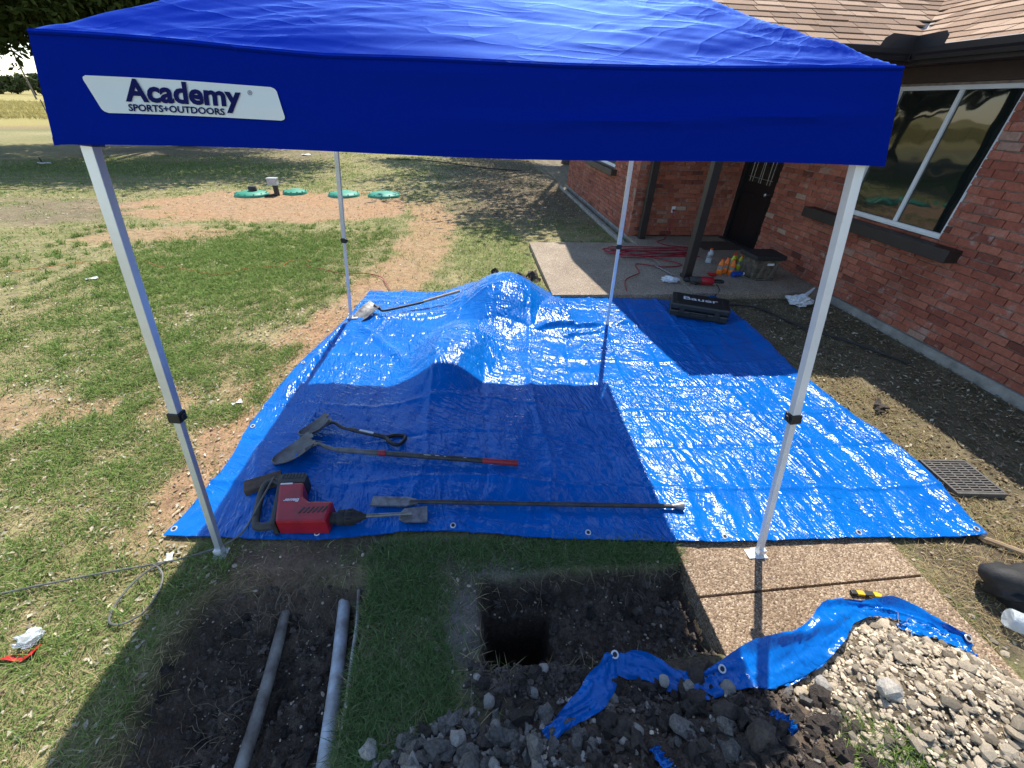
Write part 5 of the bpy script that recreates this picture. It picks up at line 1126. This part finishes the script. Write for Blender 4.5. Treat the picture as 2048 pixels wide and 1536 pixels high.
# tall dry grass of the field past the fence, pale grit on the near soil
th = rng.uniform(R(20), R(60), 30000); rr_ = rng.uniform(54.5, 120, 30000); pf = np.c_[-rr_*np.sin(th), rr_*np.cos(th)]; t = rng.uniform(0, 1, 30000)[:, None]
blades('field_grass', pf, rng.uniform(.2, .55, 30000), np.full(30000, .07), rng.uniform(.1, .9, 30000), np.array([.50, .42, .17])*(1-t)+np.array([.34, .29, .10])*t, 'blade', 'tall dry yellow grass in the field beyond the fence')
pg_ = np.vstack([np.c_[rng.uniform(-1.5, 1.15, 900), rng.uniform(.4, 1.55, 900)], np.c_[rng.uniform(-3, -1.3, 350), rng.uniform(.4, 4, 350)], np.c_[rng.uniform(2.5, 4.8, 700), rng.uniform(.4, 5, 700)]]); pg_ = pg_[~in_walk(pg_[:, 0], pg_[:, 1], -.01) & ~in_tarp(pg_[:, 0], pg_[:, 1])]
Vs = []; Fs = []; n_ = 0; PA = [arr(me_) for me_ in PE]
for q_ in pg_:
    v_, f_ = PA[random.randrange(7)]; s_ = min(.03, random.lognormvariate(-4.6, .45)); Vs.append(v_@rotm(random.uniform(0, 6), random.uniform(-.5, .5), 0).T*s_+np.array([q_[0], q_[1], float(gz(q_[0], q_[1]))+s_*.15+.008])); Fs.append(f_+n_); n_ += len(v_)
tag(link('pale_grit', npmesh('pale_grit', np.vstack(Vs), np.vstack(Fs), MAT['pebble'])), 'small pale stones strewn over soil and grass', kind='stuff')
# dead leaves
q1 = np.c_[rng.uniform(3.1, 4.88, 5200), rng.uniform(.4, 5.05, 5200)]; k1 = ~in_tarp(q1[:, 0], q1[:, 1])
q2 = np.c_[rng.uniform(-2.5, 3.0, 26000), rng.uniform(7.5, 24, 26000)]; k2 = (rng.uniform(0, 1, 26000) < masks(q2[:, 0], q2[:, 1])[3]*.9+.08) & ~blocked(q2[:, 0], q2[:, 1])
q3 = np.vstack([radial(9000, 2.0, 16, .9), np.c_[rng.uniform(-4, -1.4, 2600), rng.uniform(.4, 5, 2600)]]); k3 = ~blocked(q3[:, 0], q3[:, 1])
pl = np.vstack([q1[k1], q2[k2], q3[k3]]); n = len(pl); t = rng.uniform(0, 1, n)[:, None]; C = np.array([.36, .28, .18])*(1-t)+np.array([.12, .082, .05])*t; wp = rng.uniform(0, 1, n) < .09; wp[-k3.sum():] |= rng.uniform(0, 1, k3.sum()) < .7; C[wp] = np.array([.56, .50, .37])*rng.uniform(.75, 1.15, wp.sum())[:, None]
ra = np.hypot(pl[:, 0], pl[:, 1]); sz = rng.uniform(.007, .018, n)*(1+.05*ra); a = rng.uniform(0, 6.28, n); zb_ = gz(pl[:, 0], pl[:, 1])+.012; til = rng.uniform(-.5, .5, (n, 2))
ca, sa = np.cos(a), np.sin(a); V = np.zeros((n, 4, 3))
for k, (ux, uy) in enumerate(((-1, 0), (0, -.5), (1, 0), (0, .5))):
    lx_, ly = ux*sz, uy*sz; V[:, k, 0] = pl[:, 0]+lx_*ca-ly*sa; V[:, k, 1] = pl[:, 1]+lx_*sa+ly*ca; V[:, k, 2] = zb_+lx_*til[:, 0]+ly*til[:, 1]+(.006 if k % 2 else 0)
me = npmesh('leaf_litter', V.reshape(-1, 3), np.arange(n*4).reshape(n, 4), MAT['litter']); vcol(me, 'tint', np.repeat(C, 4, axis=0)); tag(link('leaf_litter', me), 'dead leaves scattered over the soil and lawn', kind='stuff')
# roots hanging out of the cut soil
b = MB(); rr = random.Random(3)
def root(x, y, ln, az):
    P = []; zz = float(gz(x, y))+.015
    for k in range(6): t = k/5; P.append((x+math.cos(az)*ln*t+rr.uniform(-.012, .012), y+math.sin(az)*ln*t+rr.uniform(-.012, .012), zz+.02*math.sin(3*t)-ln*.35*t*t+rr.uniform(-.006, .006)))
    b.tube(P, [rr.uniform(.0012, .0025)*(1-.12*k) for k in range(6)], 4, False)
for k in range(60): root(rr.uniform(-1.42, -1.2), rr.uniform(.4, 1.3), rr.uniform(.05, .16), rr.uniform(-1.4, .9))
for k in range(45): root(rr.uniform(-1.3, -.6), rr.uniform(1.26, 1.40), rr.uniform(.05, .14), rr.uniform(-2.4, -.8))
for k in range(30): root(rr.uniform(.0, 1.1), rr.uniform(1.24, 1.32), rr.uniform(.05, .12), rr.uniform(-2.4, -.8))
for k in range(34): root(-.36+rr.uniform(-.1, .1), .62+rr.uniform(-.05, .06), rr.uniform(.06, .2), rr.uniform(-2.2, 1.5))
for k in range(20): root(2.02+rr.uniform(-.05, .05), .86+rr.uniform(-.05, .06), rr.uniform(.06, .16), rr.uniform(0, 6.2))
tag(b.build('torn_roots', 'root'), 'torn pale roots sticking out of the cut soil', kind='stuff')

# ------------------------------------------------------------------ trees, fence, far field
def tree(name, label, base, crowns, trunk_r, leaves, size, cols, group=None, seed=1, fork=2.2):
    rs = np.random.default_rng(seed); t = thing(name, label, 'tree', base, group); bx, by, bz = base
    b = MB(); topz = max(c_[2] for c_ in crowns)
    b.tube([(bx, by, bz-.2), (bx+.08, by, bz+.6), (bx-.05, by+.05, bz+fork), (bx+.1, by, bz+fork*1.8)], [trunk_r*1.4, trunk_r, trunk_r*.85, trunk_r*.55], 12)
    cl = []
    for (cx, cy, cz_, rx, ry, rz, k) in crowns:
        for j in range(k):
            d = rs.normal(size=3); d /= np.linalg.norm(d); q_ = np.array([cx, cy, cz_])+d*np.array([rx, ry, rz])*rs.uniform(.35, 1)**.6; cl.append(q_)
    for q_ in cl[::max(1, len(cl)//26)]:
        m_ = (np.array([bx, by, bz+fork])*.45+q_*.55)+np.array([0, 0, .35]); b.tube([(bx, by, bz+fork*rs.uniform(.8, 1.5)), tuple(m_), tuple(q_)], [trunk_r*.35, trunk_r*.2, trunk_r*.06], 6, False)
    b.build('trunk', 'bark', t, smooth=True)
    cl = np.array(cl); n = leaves; c_ = cl[rs.integers(0, len(cl), n)]; spread = rs.normal(size=(n, 3))*np.array([.55, .55, .38])*max(.6, crowns[0][3]*.16); P_ = c_+spread
    a = rs.normal(size=(n, 3)); a /= np.linalg.norm(a, axis=1)[:, None]; q_ = np.cross(a, rs.normal(size=(n, 3))); q_ /= np.linalg.norm(q_, axis=1)[:, None]; s = size*rs.uniform(.6, 1.3, n)[:, None]
    V = np.stack([P_-a*s, P_-q_*s*.42, P_+a*s, P_+q_*s*.42], 1).reshape(-1, 3)-np.array(base); tt = rs.uniform(0, 1, n)[:, None]; C = np.array(cols[0])*(1-tt)+np.array(cols[1])*tt
    me = npmesh('crown', V, np.arange(n*4).reshape(n, 4), MAT['leaf']); vcol(me, 'tint', np.repeat(C, 4, axis=0)); link('crown', me, t); return t
OAK = ((.030, .045, .014), (.075, .10, .03))
tree('oak_tree', 'large dark oak behind the canopy on the left shading the lawn', (-13.5, 24.5, 0), [(-13.5, 23.5, 6.3, 6.5, 6.0, 2.6, 120), (-14.5, 17.5, 4.7, 5.0, 2.6, 1.1, 80), (-8, 20, 5.2, 4.0, 3.5, 1.3, 50), (-21, 22, 5.2, 4, 3.5, 1.6, 40)], .38, 110000, .12, OAK, 'oaks round the yard', 5)
tree('oak_tree', 'spreading oak beyond the brick wing shading the far lawn', (4.5, 20.5, 0), [(3.2, 19.0, 6.2, 5.2, 5.0, 2.0, 75), (.2, 23, 5.4, 3.4, 3.0, 1.2, 34), (2.6, 13.2, 5.2, 1.8, 1.6, .7, 16)], .34, 34000, .12, OAK, 'oaks round the yard', 8)
for k, (an, dd, hh) in enumerate(((40.2, 235, 6.5), (39.2, 250, 5), (38.2, 225, 6), (37.2, 240, 7))):
    x, y = -dd*math.sin(R(an)), dd*math.cos(R(an))
    tree('far_tree', ['low tree on the far field edge at the left picture border', 'smallest tree of the far tree line, beside the utility pole', 'rounded far tree just right of the utility pole', 'far tree on the field edge next to the canopy corner'][k], (x, y, 0), [(x, y, hh*.5, hh*.75, hh*.75, hh*.4, 30)], .3, 1500, .8, ((.045, .065, .03), (.09, .11, .05)), 'trees along the far field', 20+k, hh*.3)
fn = thing('wire_fence', 'wire field fence on thin steel posts at the end of the lawn', 'fence', (-34, 42, 0))
fd = np.array([.77, .64]); f0 = np.array([-33.2, 42.4]); fp = []
for k in range(-5, 12):
    q_ = f0+fd*k*3.2; zq = float(gz(q_[0], q_[1])); fp.append((q_[0], q_[1], zq)); q = MB(); q.box(q_[0]-.025, q_[0]+.025, q_[1]-.025, q_[1]+.025, zq-.2, zq+1.35); q.build('post', 'post_steel', fn)
for hgt in (.2, .45, .7, .95, 1.2):
    q = MB(); q.tube([(a_[0], a_[1], a_[2]+hgt) for a_ in fp], .004, 4, False); q.build('wire', 'post_steel', fn)
up_ = thing('utility_pole', 'far wooden utility pole above the field', 'utility pole', (-86, 109, 0)); q = MB(); q.tube([(-86, 109, -.5), (-86, 109, 8.2)], [.16, .11], 10); q.build('pole', 'pole_wood', up_, smooth=True)
q = MB(); q.box(-87.0, -85.0, 108.9, 109.1, 7.6, 7.72); q.build('cross_arm', 'pole_wood', up_)
